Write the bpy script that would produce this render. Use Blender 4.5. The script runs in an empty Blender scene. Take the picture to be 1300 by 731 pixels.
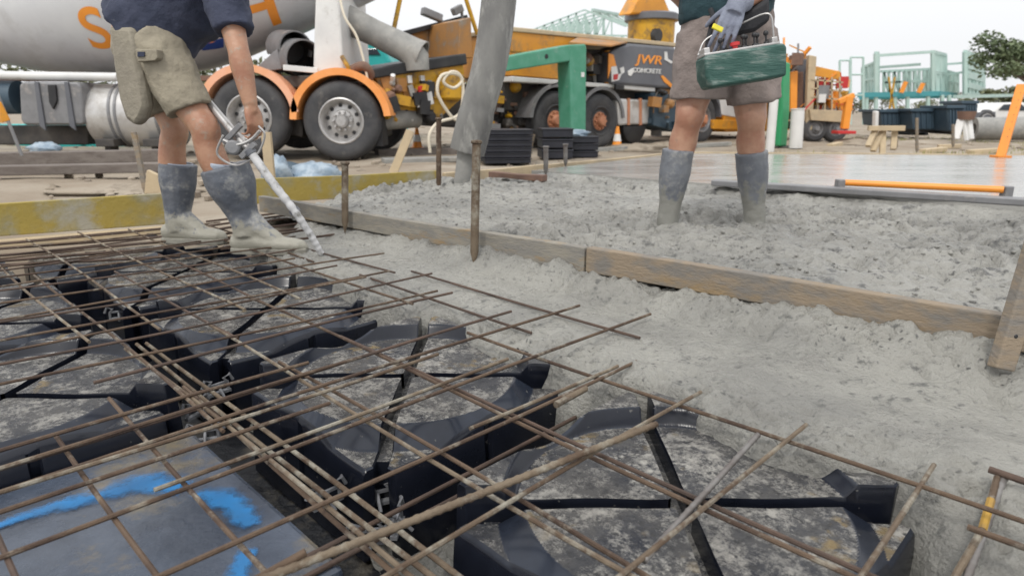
import bpy, bmesh, math, random
import numpy as np
from mathutils import Vector, Matrix

random.seed(7)
R = math.radians
scene = bpy.context.scene
COL = scene.collection

# ------------------------------------------------------------------ camera, world, sun, exposure
F_PX, CAM_H = 830.0, 0.6
PITCH = math.atan((365.5 - 140.0) / F_PX)
cam_data = bpy.data.cameras.new('camera')
cam = bpy.data.objects.new('camera', cam_data)
COL.objects.link(cam)
cam.location = (0, 0, CAM_H)
cam.rotation_euler = (R(90) - PITCH, 0, 0)
cam_data.sensor_width = 36.0
cam_data.lens = F_PX / 1300.0 * 36.0
cam_data.clip_start = 0.05
cam_data.clip_end = 3000
cam_data.dof.use_dof = True
cam_data.dof.focus_distance = 1.65
cam_data.dof.aperture_fstop = 4.5
scene.camera = cam

world = bpy.data.worlds.new('World')
scene.world = world
world.use_nodes = True
wn, wl = world.node_tree.nodes, world.node_tree.links
wn.clear()
SUN_EL, SUN_AZ = R(52), R(200)          # azimuth the light comes from, measured from +Y clockwise
sky = wn.new('ShaderNodeTexSky')
sky.sky_type = 'NISHITA'
sky.sun_disc = False
sky.sun_elevation = SUN_EL
sky.sun_rotation = SUN_AZ
sky.dust_density = 4.0
hsv = wn.new('ShaderNodeHueSaturation')
hsv.inputs['Saturation'].default_value = 0.35
wmix = wn.new('ShaderNodeMix'); wmix.data_type = 'RGBA'
wmix.inputs['Factor'].default_value = 0.86          # closed cloud cover over the clear sky
wmix.inputs['B'].default_value = (9.6, 9.7, 9.9, 1)
bg = wn.new('ShaderNodeBackground')
bg.inputs['Strength'].default_value = 0.1
wo = wn.new('ShaderNodeOutputWorld')
wl.new(sky.outputs[0], hsv.inputs['Color'])
wl.new(hsv.outputs[0], wmix.inputs['A'])
wtc = wn.new('ShaderNodeTexCoord')
wsx = wn.new('ShaderNodeSeparateXYZ'); wl.new(wtc.outputs['Generated'], wsx.inputs[0])
wmr = wn.new('ShaderNodeMapRange')
wmr.inputs['From Min'].default_value = 0.08; wmr.inputs['From Max'].default_value = 1.0
wmr.inputs['To Min'].default_value = 0.97; wmr.inputs['To Max'].default_value = 1.65   # overcast: brighter overhead
wl.new(wsx.outputs['Z'], wmr.inputs['Value'])
wsc = wn.new('ShaderNodeVectorMath'); wsc.operation = 'SCALE'
wl.new(wmix.outputs['Result'], wsc.inputs[0]); wl.new(wmr.outputs['Result'], wsc.inputs['Scale'])
wl.new(wsc.outputs['Vector'], bg.inputs['Color'])
wl.new(bg.outputs[0], wo.inputs[0])

sun_d = bpy.data.lights.new('sun', 'SUN')
sun_d.energy = 1.3
sun_d.angle = R(10)
sun_d.color = (1.0, 0.96, 0.9)
sun = bpy.data.objects.new('sun', sun_d)
COL.objects.link(sun)
sdir = Vector((math.sin(SUN_AZ) * math.cos(SUN_EL), math.cos(SUN_AZ) * math.cos(SUN_EL), math.sin(SUN_EL)))
sun.rotation_euler = sdir.to_track_quat('Z', 'Y').to_euler()
sun.location = (0, -3, 12)

vs = scene.view_settings
vs.view_transform = 'Standard'
vs.look = 'None'
vs.exposure = 0.18
vs.gamma = 1.0
vs.use_curve_mapping = False

# ------------------------------------------------------------------ measuring helpers
CP, SP = math.cos(PITCH), math.sin(PITCH)
CAM = Vector((0, 0, CAM_H))

def ray(px, py):
    a = (px - 650) / F_PX
    b = (365.5 - py) / F_PX
    return Vector((a, CP + b * SP, -SP + b * CP))

def AY(px, py, Y):
    r = ray(px, py)
    return CAM + r * (Y / r.y)

def AZ(px, py, z=0.0):
    r = ray(px, py)
    return CAM + r * ((z - CAM_H) / r.z)

def AP(px, py, p0, n):
    r = ray(px, py)
    return CAM + r * ((Vector(p0) - CAM).dot(n) / r.dot(n))

S2 = 2 ** -0.5
def UV(u, v, z=0.0):
    return Vector(((u + v) * S2, (v - u) * S2, z))

def smooth01(t):
    t = np.clip(t, 0, 1)
    return t * t * (3 - 2 * t)

def vnoise(x, y, seed=0):
    rs = np.random.RandomState(seed)
    T = rs.rand(256, 256)
    xi, yi = np.floor(x).astype(int), np.floor(y).astype(int)
    fx, fy = x - xi, y - yi
    fx = fx * fx * (3 - 2 * fx); fy = fy * fy * (3 - 2 * fy)
    a = T[xi % 256, yi % 256]; b = T[(xi + 1) % 256, yi % 256]
    c = T[xi % 256, (yi + 1) % 256]; d = T[(xi + 1) % 256, (yi + 1) % 256]
    return (a * (1 - fx) + b * fx) * (1 - fy) + (c * (1 - fx) + d * fx) * fy - 0.5

def fbm(x, y, f, octs, seed=0, gain=0.5):
    s, a = 0, 1.0
    for k in range(octs):
        s = s + a * vnoise(x * f + 17.3 * k, y * f - 9.1 * k, seed + k)
        f *= 2.03; a *= gain
    return s

# ------------------------------------------------------------------ materials
def srgb(r, g, b):
    def c(v):
        v /= 255.0
        return v / 12.92 if v <= 0.04045 else ((v + 0.055) / 1.055) ** 2.4
    return (c(r), c(g), c(b))

def mat(name, col, rough=0.6, metal=0.0, col2=None, nscale=6.0, nlow=0.4, nhigh=0.65,
        dirt=None, dscale=3.0, dlow=0.55, dhigh=0.7, bump=0.0, bscale=40.0, updirt=None, up=(0.8, 0.97),
        uplow=0.35, uphigh=0.6, upscale=14.0, spec=0.5, zdirt=None, zr=(0, 0.2), stretch=(1, 1, 1), rough_var=0.0, pits=None, film=False):
    m = bpy.data.materials.new(name)
    m.use_nodes = True
    nt = m.node_tree; N, L = nt.nodes, nt.links
    p = N['Principled BSDF']
    p.inputs['Roughness'].default_value = rough
    p.inputs['Metallic'].default_value = metal
    p.inputs['Specular IOR Level'].default_value = spec
    tc = N.new('ShaderNodeTexCoord')
    mp = N.new('ShaderNodeMapping'); mp.inputs['Scale'].default_value = stretch
    L.new(tc.outputs['Object'], mp.inputs['Vector'])
    V = mp.outputs['Vector']
    def noise(sc, det=5.0, rg=0.6):
        n = N.new('ShaderNodeTexNoise')
        n.inputs['Scale'].default_value = sc; n.inputs['Detail'].default_value = det
        n.inputs['Roughness'].default_value = rg
        L.new(V, n.inputs['Vector'])
        return n.outputs['Fac']
    def rng(sock, lo, hi, t0=0.0, t1=1.0):
        r = N.new('ShaderNodeMapRange')
        r.inputs['From Min'].default_value = lo; r.inputs['From Max'].default_value = hi
        r.inputs['To Min'].default_value = t0; r.inputs['To Max'].default_value = t1
        L.new(sock, r.inputs['Value'])
        return r.outputs['Result']
    def mix(fac, A, B):
        x = N.new('ShaderNodeMix'); x.data_type = 'RGBA'
        if isinstance(fac, float): x.inputs['Factor'].default_value = fac
        else: L.new(fac, x.inputs['Factor'])
        for k, c in (('A', A), ('B', B)):
            if isinstance(c, tuple): x.inputs[k].default_value = (*c[:3], 1)
            else: L.new(c, x.inputs[k])
        return x.outputs['Result']
    def mul(a, b):
        q = N.new('ShaderNodeMath'); q.operation = 'MULTIPLY'
        L.new(a, q.inputs[0]); L.new(b, q.inputs[1])
        return q.outputs[0]
    c = tuple(col)
    if col2 is not None:
        c = mix(rng(noise(nscale), nlow, nhigh), c, tuple(col2))
    if dirt is not None:
        c = mix(rng(noise(dscale, 8.0, 0.7), dlow, dhigh), c, tuple(dirt))
    if pits is not None:
        vo = N.new('ShaderNodeTexVoronoi'); vo.inputs['Scale'].default_value = pits[0]; vo.inputs['Randomness'].default_value = 1.0
        wv = N.new('ShaderNodeVectorMath'); wv.operation = 'MULTIPLY_ADD'
        nz = N.new('ShaderNodeTexNoise'); nz.inputs['Scale'].default_value = 30; L.new(V, nz.inputs['Vector'])
        L.new(nz.outputs['Color'], wv.inputs[0]); wv.inputs[1].default_value = (0.05, 0.05, 0.05); L.new(V, wv.inputs[2])
        L.new(wv.outputs[0], vo.inputs['Vector'])
        gate = rng(noise(8.0, 3.0), 0.47, 0.58)
        c = mix(mul(rng(vo.outputs['Distance'], 0.26, 0.10), gate), c, (pits[1], pits[1], pits[1] * 0.94))
    if zdirt is not None:
        sx = N.new('ShaderNodeSeparateXYZ'); L.new(tc.outputs['Object'], sx.inputs[0])
        ad = N.new('ShaderNodeMath'); ad.operation = 'MULTIPLY_ADD'
        L.new(noise(16.0, 8.0, 0.7), ad.inputs[0]); ad.inputs[1].default_value = (zr[1] - zr[0]) * 5.0
        L.new(sx.outputs['Z'], ad.inputs[2])
        k = rng(ad.outputs[0], zr[0] + (zr[1] - zr[0]) * 2.75, zr[1] + (zr[1] - zr[0]) * 2.2, 1.0, 0.0)
        c = mix(k, c, tuple(zdirt))
    if updirt is not None:
        g = N.new('ShaderNodeNewGeometry')
        sx = N.new('ShaderNodeSeparateXYZ'); L.new(g.outputs['True Normal'], sx.inputs[0])
        k = mul(rng(sx.outputs['Z'], up[0], up[1]), rng(noise(upscale, 9.0, 0.72), uplow, uphigh))
        d2 = mix(rng(noise(upscale * 6, 6.0, 0.8), 0.42, 0.6), tuple(updirt), tuple(0.42 * x for x in updirt))
        c = mix(k, c, d2)
        rr = N.new('ShaderNodeMapRange'); rr.inputs['To Min'].default_value = rough; rr.inputs['To Max'].default_value = 0.62
        L.new(k, rr.inputs['Value']); L.new(rr.outputs['Result'], p.inputs['Roughness'])
    elif film:
        g = N.new('ShaderNodeNewGeometry')
        sx = N.new('ShaderNodeSeparateXYZ'); L.new(g.outputs['True Normal'], sx.inputs[0])
        upk = rng(sx.outputs['Z'], 0.90, 0.98)
        oi = N.new('ShaderNodeObjectInfo')                  # each former is spattered its own way
        ofs = N.new('ShaderNodeVectorMath'); ofs.operation = 'ADD'; L.new(oi.outputs['Location'], ofs.inputs[0]); L.new(tc.outputs['Object'], ofs.inputs[1])
        V = ofs.outputs[0]
        sky_sheen = rng(sx.outputs['Z'], 0.55, 0.80)
        c = mix(mul(sky_sheen, rng(noise(6.0, 6.0, 0.6), 0.30, 0.62)), c, (0.022, 0.028, 0.042))  # sky reflection put into the colour: blue-grey tint on tops and sloped facets
        k1 = mul(upk, rng(noise(6.0, 8.0, 0.7), 0.36, 0.54))
        c = mix(k1, c, (0.066, 0.064, 0.062))
        k2 = mul(upk, rng(noise(13.0, 12.0, 0.85), 0.485, 0.60))
        c = mix(k2, c, (0.29, 0.277, 0.25))
        k3 = mul(upk, mul(rng(noise(5.0, 3.0, 0.5), 0.5, 0.62), rng(noise(60.0, 5.0, 0.7), 0.52, 0.66)))
        c = mix(k3, c, (0.36, 0.345, 0.31))
        k4 = mul(upk, rng(noise(75.0, 3.0, 0.6), 0.55, 0.66))
        c = mix(k4, c, (0.035, 0.035, 0.036))
        k5 = mul(upk, mul(rng(noise(7.0, 3.0, 0.6), 0.58, 0.66), rng(noise(22.0, 4.0, 0.6), 0.48, 0.56)))
        c = mix(k5, c, (0.17, 0.125, 0.06))
        bmp = N.new('ShaderNodeBump'); bmp.inputs['Strength'].default_value = 0.55; bmp.inputs['Distance'].default_value = 0.012
        L.new(mul(upk, noise(34.0, 8.0, 0.7)), bmp.inputs['Height']); L.new(bmp.outputs[0], p.inputs['Normal'])
        # drips down the sides
        k6 = rng(noise(70.0, 2.0, 0.5), 0.72, 0.77)
        c = mix(k6, c, (0.09, 0.088, 0.084))
        rr = N.new('ShaderNodeMapRange'); rr.inputs['To Min'].default_value = 0.2; rr.inputs['To Max'].default_value = 0.48
        L.new(k2, rr.inputs['Value']); L.new(rr.outputs['Result'], p.inputs['Roughness'])
    elif rough_var:
        L.new(rng(noise(nscale * 2.3), 0.3, 0.7, max(0.03, rough - rough_var), rough + rough_var), p.inputs['Roughness'])
    if isinstance(c, tuple): p.inputs['Base Color'].default_value = (*c[:3], 1)
    else: L.new(c, p.inputs['Base Color'])
    if bump:
        b = N.new('ShaderNodeBump'); b.inputs['Strength'].default_value = bump
        b.inputs['Distance'].default_value = 0.02
        L.new(noise(bscale, 8.0, 0.65), b.inputs['Height'])
        L.new(b.outputs[0], p.inputs['Normal'])
    return m

CONC = (0.36, 0.355, 0.33)
M = {}
M['ground'] = mat('site_dirt', (0.23, 0.185, 0.135), 0.95, col2=(0.33, 0.285, 0.225), nscale=0.9, dirt=(0.14, 0.11, 0.08), dscale=2.2, bump=0.7, bscale=9)
M['wet_concrete'] = mat('wet_concrete', (0.325, 0.317, 0.285), 0.4, col2=(0.24, 0.235, 0.215), nscale=2.4, nlow=0.42, nhigh=0.6, dirt=(0.135, 0.135, 0.125), dscale=26, dlow=0.56, dhigh=0.67, bump=0.85, bscale=75, spec=0.5, rough_var=0.24, pits=(48, 0.10))
M['rough_concrete'] = mat('raw_concrete', (0.335, 0.327, 0.298), 0.44, col2=(0.245, 0.24, 0.22), nscale=1.8, nlow=0.42, nhigh=0.6, dirt=(0.11, 0.11, 0.105), dscale=17, dlow=0.54, dhigh=0.65, bump=1.0, bscale=50, spec=0.5, rough_var=0.24, pits=(36, 0.10))
M['smooth_concrete'] = mat('screeded_concrete', (0.33, 0.325, 0.305), 0.2, col2=(0.27, 0.265, 0.25), nscale=1.1, bump=0.10, bscale=7, rough_var=0.1, stretch=(0.6, 2.2, 1), spec=0.7)
M['pod'] = mat('black_recycled_plastic', (0.007, 0.0085, 0.014), 0.34, col2=(0.012, 0.014, 0.021), nscale=5, spec=0.34, film=True)
M['membrane'] = mat('trench_membrane', (0.012, 0.013, 0.016), 0.4, dirt=(0.13, 0.115, 0.09), dscale=7, dlow=0.52, dhigh=0.7, bump=0.5, bscale=20)
M['rust'] = mat('rusty_steel', (0.118, 0.078, 0.05), 0.72, metal=0.2, col2=(0.06, 0.036, 0.024), nscale=6, nlow=0.42, nhigh=0.58, dirt=(0.235, 0.205, 0.16), dscale=13, dlow=0.54, dhigh=0.64, bump=0.4, bscale=150)
M['rust_pale'] = mat('concrete_spattered_steel', (0.175, 0.135, 0.092), 0.75, metal=0.15, col2=(0.09, 0.058, 0.036), nscale=7, nlow=0.42, nhigh=0.58, dirt=(0.285, 0.265, 0.215), dscale=11, dlow=0.5, dhigh=0.62, bump=0.4, bscale=150)
M['rust_dark'] = mat('dark_rusty_steel', (0.10, 0.065, 0.048), 0.8, metal=0.15, col2=(0.055, 0.038, 0.03), nscale=7, bump=0.3, bscale=150)
M['bar_yellow'] = mat('yellow_marked_steel', (0.38, 0.22, 0.03), 0.7, col2=(0.17, 0.11, 0.05), nscale=18)
M['bar_grey'] = mat('grey_ribbed_steel', (0.22, 0.21, 0.20), 0.55, metal=0.5, col2=(0.12, 0.10, 0.09), nscale=12)
M['plank'] = mat('weathered_timber', (0.25, 0.198, 0.14), 0.85, col2=(0.18, 0.165, 0.145), nscale=5, nlow=0.42, nhigh=0.58, dirt=(0.26, 0.185, 0.10), dscale=2.2, dlow=0.52, dhigh=0.66, bump=0.4, bscale=25, stretch=(1.5, 1.5, 4))
M['plank_grey'] = mat('cement_coated_timber', (0.255, 0.235, 0.195), 0.85, col2=(0.20, 0.19, 0.17), nscale=5, nlow=0.42, nhigh=0.58, dirt=(0.27, 0.19, 0.10), dscale=2.8, dlow=0.54, dhigh=0.66, bump=0.4, bscale=25, stretch=(1.6, 1.6, 7))
M['yellow_board'] = mat('yellow_form_ply', (0.31, 0.235, 0.05), 0.7, col2=(0.25, 0.22, 0.105), nscale=4.5, nlow=0.42, nhigh=0.58, dirt=(0.32, 0.30, 0.24), dscale=2.2, dlow=0.46, dhigh=0.58, bump=0.3, bscale=30)
M['pale_timber'] = mat('pale_pine', (0.50, 0.40, 0.26), 0.8, col2=(0.42, 0.34, 0.23), nscale=6, dirt=(0.34, 0.28, 0.2), dscale=5, bump=0.2, bscale=30)
M['dark_timber'] = mat('dark_weathered_timber', (0.14, 0.118, 0.105), 0.9, col2=(0.20, 0.175, 0.155), nscale=3, dirt=(0.10, 0.08, 0.07), dscale=4, bump=0.3, bscale=20, stretch=(0.3, 3, 3))
M['skin'] = mat('skin', (0.44, 0.25, 0.165), 0.42, col2=(0.345, 0.165, 0.105), nscale=9, nlow=0.42, nhigh=0.62, dirt=(0.30, 0.20, 0.15), dscale=34, dlow=0.6, dhigh=0.72, bump=0.2, bscale=60)
M['skin_tan'] = mat('tanned_skin', (0.41, 0.225, 0.14), 0.42, col2=(0.325, 0.15, 0.09), nscale=9, nlow=0.42, nhigh=0.62, dirt=(0.34, 0.27, 0.21), dscale=30, dlow=0.56, dhigh=0.68, bump=0.2, bscale=60)
M['hair'] = mat('brown_hair', (0.05, 0.03, 0.02), 0.6, bump=0.6, bscale=80)
M['navy'] = mat('navy_cotton', (0.028, 0.035, 0.062), 0.9, col2=(0.045, 0.052, 0.085), nscale=7, dirt=(0.11, 0.115, 0.14), dscale=24, dlow=0.66, dhigh=0.76, bump=0.8, bscale=17)
M['khaki'] = mat('khaki_canvas', (0.31, 0.275, 0.205), 0.9, col2=(0.25, 0.222, 0.168), nscale=7, bump=0.8, bscale=17)
M['khaki_dark'] = mat('dusty_khaki_canvas', (0.275, 0.248, 0.19), 0.9, col2=(0.235, 0.21, 0.165), nscale=5, bump=0.8, bscale=17)
M['taupe'] = mat('taupe_canvas', (0.25, 0.205, 0.185), 0.9, col2=(0.205, 0.17, 0.155), nscale=6, bump=0.8, bscale=17)
M['teal_cloth'] = mat('dark_teal_cloth', (0.015, 0.04, 0.05), 0.9, col2=(0.022, 0.055, 0.065), nscale=7, bump=0.8, bscale=17)
M['black_cloth'] = mat('black_strap', (0.012, 0.012, 0.015), 0.7, bump=0.3, bscale=30)
M['boot'] = mat('cement_smeared_boot', (0.095, 0.107, 0.13), 0.5, col2=(0.155, 0.165, 0.185), nscale=7, dirt=(0.31, 0.31, 0.295), dscale=9, dlow=0.49, dhigh=0.63, zdirt=(0.30, 0.288, 0.24), zr=(0.07, 0.17), bump=0.35, bscale=25)
M['boot_grey'] = mat('grey_wet_boot', (0.125, 0.135, 0.155), 0.45, col2=(0.175, 0.185, 0.20), nscale=9, dirt=(0.25, 0.25, 0.245), dscale=12, dlow=0.54, dhigh=0.66, zdirt=(0.22, 0.218, 0.195), zr=(0.0, 0.09), bump=0.35, bscale=25)
M['boot_sole'] = mat('cement_caked_sole', (0.27, 0.26, 0.22), 0.85, col2=(0.19, 0.18, 0.155), nscale=12, bump=0.4, bscale=30)
M['sock'] = mat('pale_blue_sock', (0.36, 0.40, 0.46), 0.9, bump=0.3, bscale=60)
M['glove'] = mat('grey_knit_glove', (0.22, 0.24, 0.30), 0.85, col2=(0.17, 0.185, 0.24), nscale=18, bump=0.35, bscale=120)
M['glove_tag'] = mat('yellow_tag', (0.72, 0.62, 0.03), 0.7, col2=(0.55, 0.5, 0.05), nscale=30)
M['white_paint'] = mat('white_paint', (0.70, 0.70, 0.68), 0.4, col2=(0.60, 0.60, 0.59), nscale=2, dirt=(0.42, 0.40, 0.36), dscale=3, dlow=0.6, dhigh=0.75)
M['drum_paint'] = mat('drum_white', (0.60, 0.61, 0.62), 0.38, col2=(0.54, 0.55, 0.57), nscale=1.3, dirt=(0.40, 0.395, 0.385), dscale=1.4, dlow=0.52, dhigh=0.78)
M['orange_paint'] = mat('orange_paint', (0.82, 0.30, 0.035), 0.4, col2=(0.74, 0.26, 0.03), nscale=3)
M['fender_orange'] = mat('fender_orange', (0.86, 0.36, 0.12), 0.42, col2=(0.78, 0.28, 0.06), nscale=2.5, dirt=(0.55, 0.36, 0.24), dscale=5, dlow=0.6, dhigh=0.75)
M['fender_faded'] = mat('fender_faded', (0.80, 0.42, 0.27), 0.5, col2=(0.76, 0.36, 0.18), nscale=2.5)
M['truck_orange'] = mat('truck_orange', (0.68, 0.30, 0.025), 0.45, col2=(0.58, 0.24, 0.025), nscale=1.8, dirt=(0.27, 0.17, 0.08), dscale=3.0, dlow=0.52, dhigh=0.7)
M['truck_yellow'] = mat('truck_yellow', (0.56, 0.31, 0.014), 0.5, col2=(0.44, 0.23, 0.018), nscale=3, dirt=(0.13, 0.085, 0.045), dscale=4.5, dlow=0.48, dhigh=0.66)
M['blue_paint'] = mat('royal_blue_paint', (0.03, 0.07, 0.28), 0.4)
M['spray_blue'] = mat('sky_blue_spray', (0.015, 0.19, 0.47), 0.6, col2=(0.03, 0.15, 0.34), nscale=10)
M['rubber'] = mat('dusty_rubber', (0.045, 0.046, 0.05), 0.8, col2=(0.075, 0.074, 0.075), nscale=4, dirt=(0.14, 0.13, 0.12), dscale=6, dlow=0.58, dhigh=0.75, bump=0.2, bscale=30)
M['alu'] = mat('dull_aluminium', (0.50, 0.49, 0.48), 0.42, metal=0.6, col2=(0.38, 0.37, 0.36), nscale=6, dirt=(0.22, 0.2, 0.18), dscale=9, dlow=0.55, dhigh=0.72)
M['tank_alu'] = mat('tank_aluminium', (0.60, 0.59, 0.57), 0.34, metal=0.45, col2=(0.48, 0.47, 0.46), nscale=2, dirt=(0.30, 0.27, 0.23), dscale=2.2, dlow=0.5, dhigh=0.72)
M['black'] = mat('black_paint', (0.014, 0.014, 0.016), 0.5, col2=(0.03, 0.03, 0.03), nscale=4)
M['chassis'] = mat('dusty_chassis', (0.045, 0.042, 0.04), 0.7, col2=(0.085, 0.075, 0.065), nscale=4)
M['dark_grey'] = mat('dark_grey_paint', (0.125, 0.13, 0.145), 0.45, col2=(0.10, 0.105, 0.12), nscale=2)
M['mid_grey'] = mat('grey_steel', (0.22, 0.22, 0.225), 0.5, metal=0.2, col2=(0.16, 0.16, 0.165), nscale=5, dirt=(0.33, 0.31, 0.29), dscale=5)
M['hose'] = mat('cement_grey_rubber', (0.19, 0.187, 0.175), 0.75, col2=(0.115, 0.113, 0.11), nscale=4, dirt=(0.33, 0.325, 0.30), dscale=6, dlow=0.5, dhigh=0.68, bump=0.3, bscale=30, stretch=(1.4, 1.4, 0.5))
M['chute'] = mat('cement_coated_steel', (0.29, 0.285, 0.265), 0.65, col2=(0.20, 0.2, 0.19), nscale=4, dirt=(0.38, 0.36, 0.32), dscale=5, bump=0.2, bscale=30)
M['green_paint'] = mat('outrigger_green', (0.055, 0.25, 0.155), 0.5, col2=(0.09, 0.29, 0.20), nscale=5, dirt=(0.22, 0.32, 0.27), dscale=6, dlow=0.6, dhigh=0.75)
M['bright_green'] = mat('bright_green_paint', (0.03, 0.30, 0.12), 0.45, col2=(0.04, 0.25, 0.11), nscale=3)
M['remote_green'] = mat('cement_smeared_green', (0.018, 0.07, 0.056), 0.6, col2=(0.045, 0.11, 0.09), nscale=14, dirt=(0.20, 0.24, 0.22), dscale=15, dlow=0.51, dhigh=0.66, bump=0.4, bscale=50, stretch=(0.5, 1, 2.2))
M['frame_green'] = mat('pale_green_steel', (0.42, 0.55, 0.51), 0.5, col2=(0.36, 0.50, 0.46), nscale=1)
M['teal'] = mat('teal_plastic', (0.02, 0.38, 0.36), 0.5, col2=(0.02, 0.31, 0.31), nscale=2)
M['teal_beam'] = mat('teal_beam', (0.06, 0.28, 0.31), 0.5)
M['rusty_plate'] = mat('rusty_orange_plate', (0.38, 0.18, 0.05), 0.65, col2=(0.20, 0.13, 0.075), nscale=2.5, dirt=(0.27, 0.24, 0.2), dscale=2.5, dlow=0.5, dhigh=0.68)
M['reddish_timber'] = mat('reddish_plank', (0.20, 0.12, 0.085), 0.85, col2=(0.15, 0.09, 0.07), nscale=8)
M['orange_hub'] = mat('dusty_orange_hub', (0.52, 0.22, 0.12), 0.6, col2=(0.42, 0.19, 0.1), nscale=8)
M['bin_blue'] = mat('slate_blue_plastic', (0.032, 0.058, 0.085), 0.5, col2=(0.05, 0.085, 0.115), nscale=1.5)
M['crate'] = mat('black_crate_plastic', (0.012, 0.014, 0.022), 0.45, col2=(0.022, 0.024, 0.034), nscale=4)
M['plastic_sheet'] = mat('pale_blue_film', (0.33, 0.40, 0.46), 0.3, col2=(0.20, 0.27, 0.34), nscale=9, nlow=0.42, nhigh=0.58, bump=0.6, bscale=14)
M['cream_hose'] = mat('cream_hose', (0.66, 0.60, 0.48), 0.6)
M['white_tube'] = mat('taped_white_hose', (0.50, 0.50, 0.50), 0.5, col2=(0.36, 0.36, 0.36), nscale=22, dirt=(0.2, 0.195, 0.18), dscale=22, dlow=0.54, dhigh=0.64)
M['red'] = mat('red_plastic', (0.5, 0.03, 0.03), 0.4)
M['glass_dark'] = mat('dark_glass', (0.03, 0.04, 0.05), 0.08)
M['leaf'] = mat('leaf_green', (0.085, 0.12, 0.055), 0.6, col2=(0.14, 0.175, 0.085), nscale=0.6)
M['leaf2'] = mat('olive_leaf', (0.11, 0.125, 0.06), 0.6, col2=(0.17, 0.175, 0.09), nscale=0.6)
M['bark'] = mat('bark', (0.13, 0.10, 0.08), 0.9, bump=0.5, bscale=10)
M['grass'] = mat('dry_grass', (0.22, 0.24, 0.07), 0.9, col2=(0.30, 0.26, 0.12), nscale=3)
M['clip'] = mat('grey_clip_plastic', (0.20, 0.205, 0.215), 0.5, col2=(0.10, 0.10, 0.11), nscale=20)
M['bronze_prop'] = mat('orange_prop_paint', (0.80, 0.27, 0.03), 0.5, col2=(0.68, 0.22, 0.03), nscale=4)

# ------------------------------------------------------------------ mesh builder
LOC = {}        # world location of every root

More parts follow.
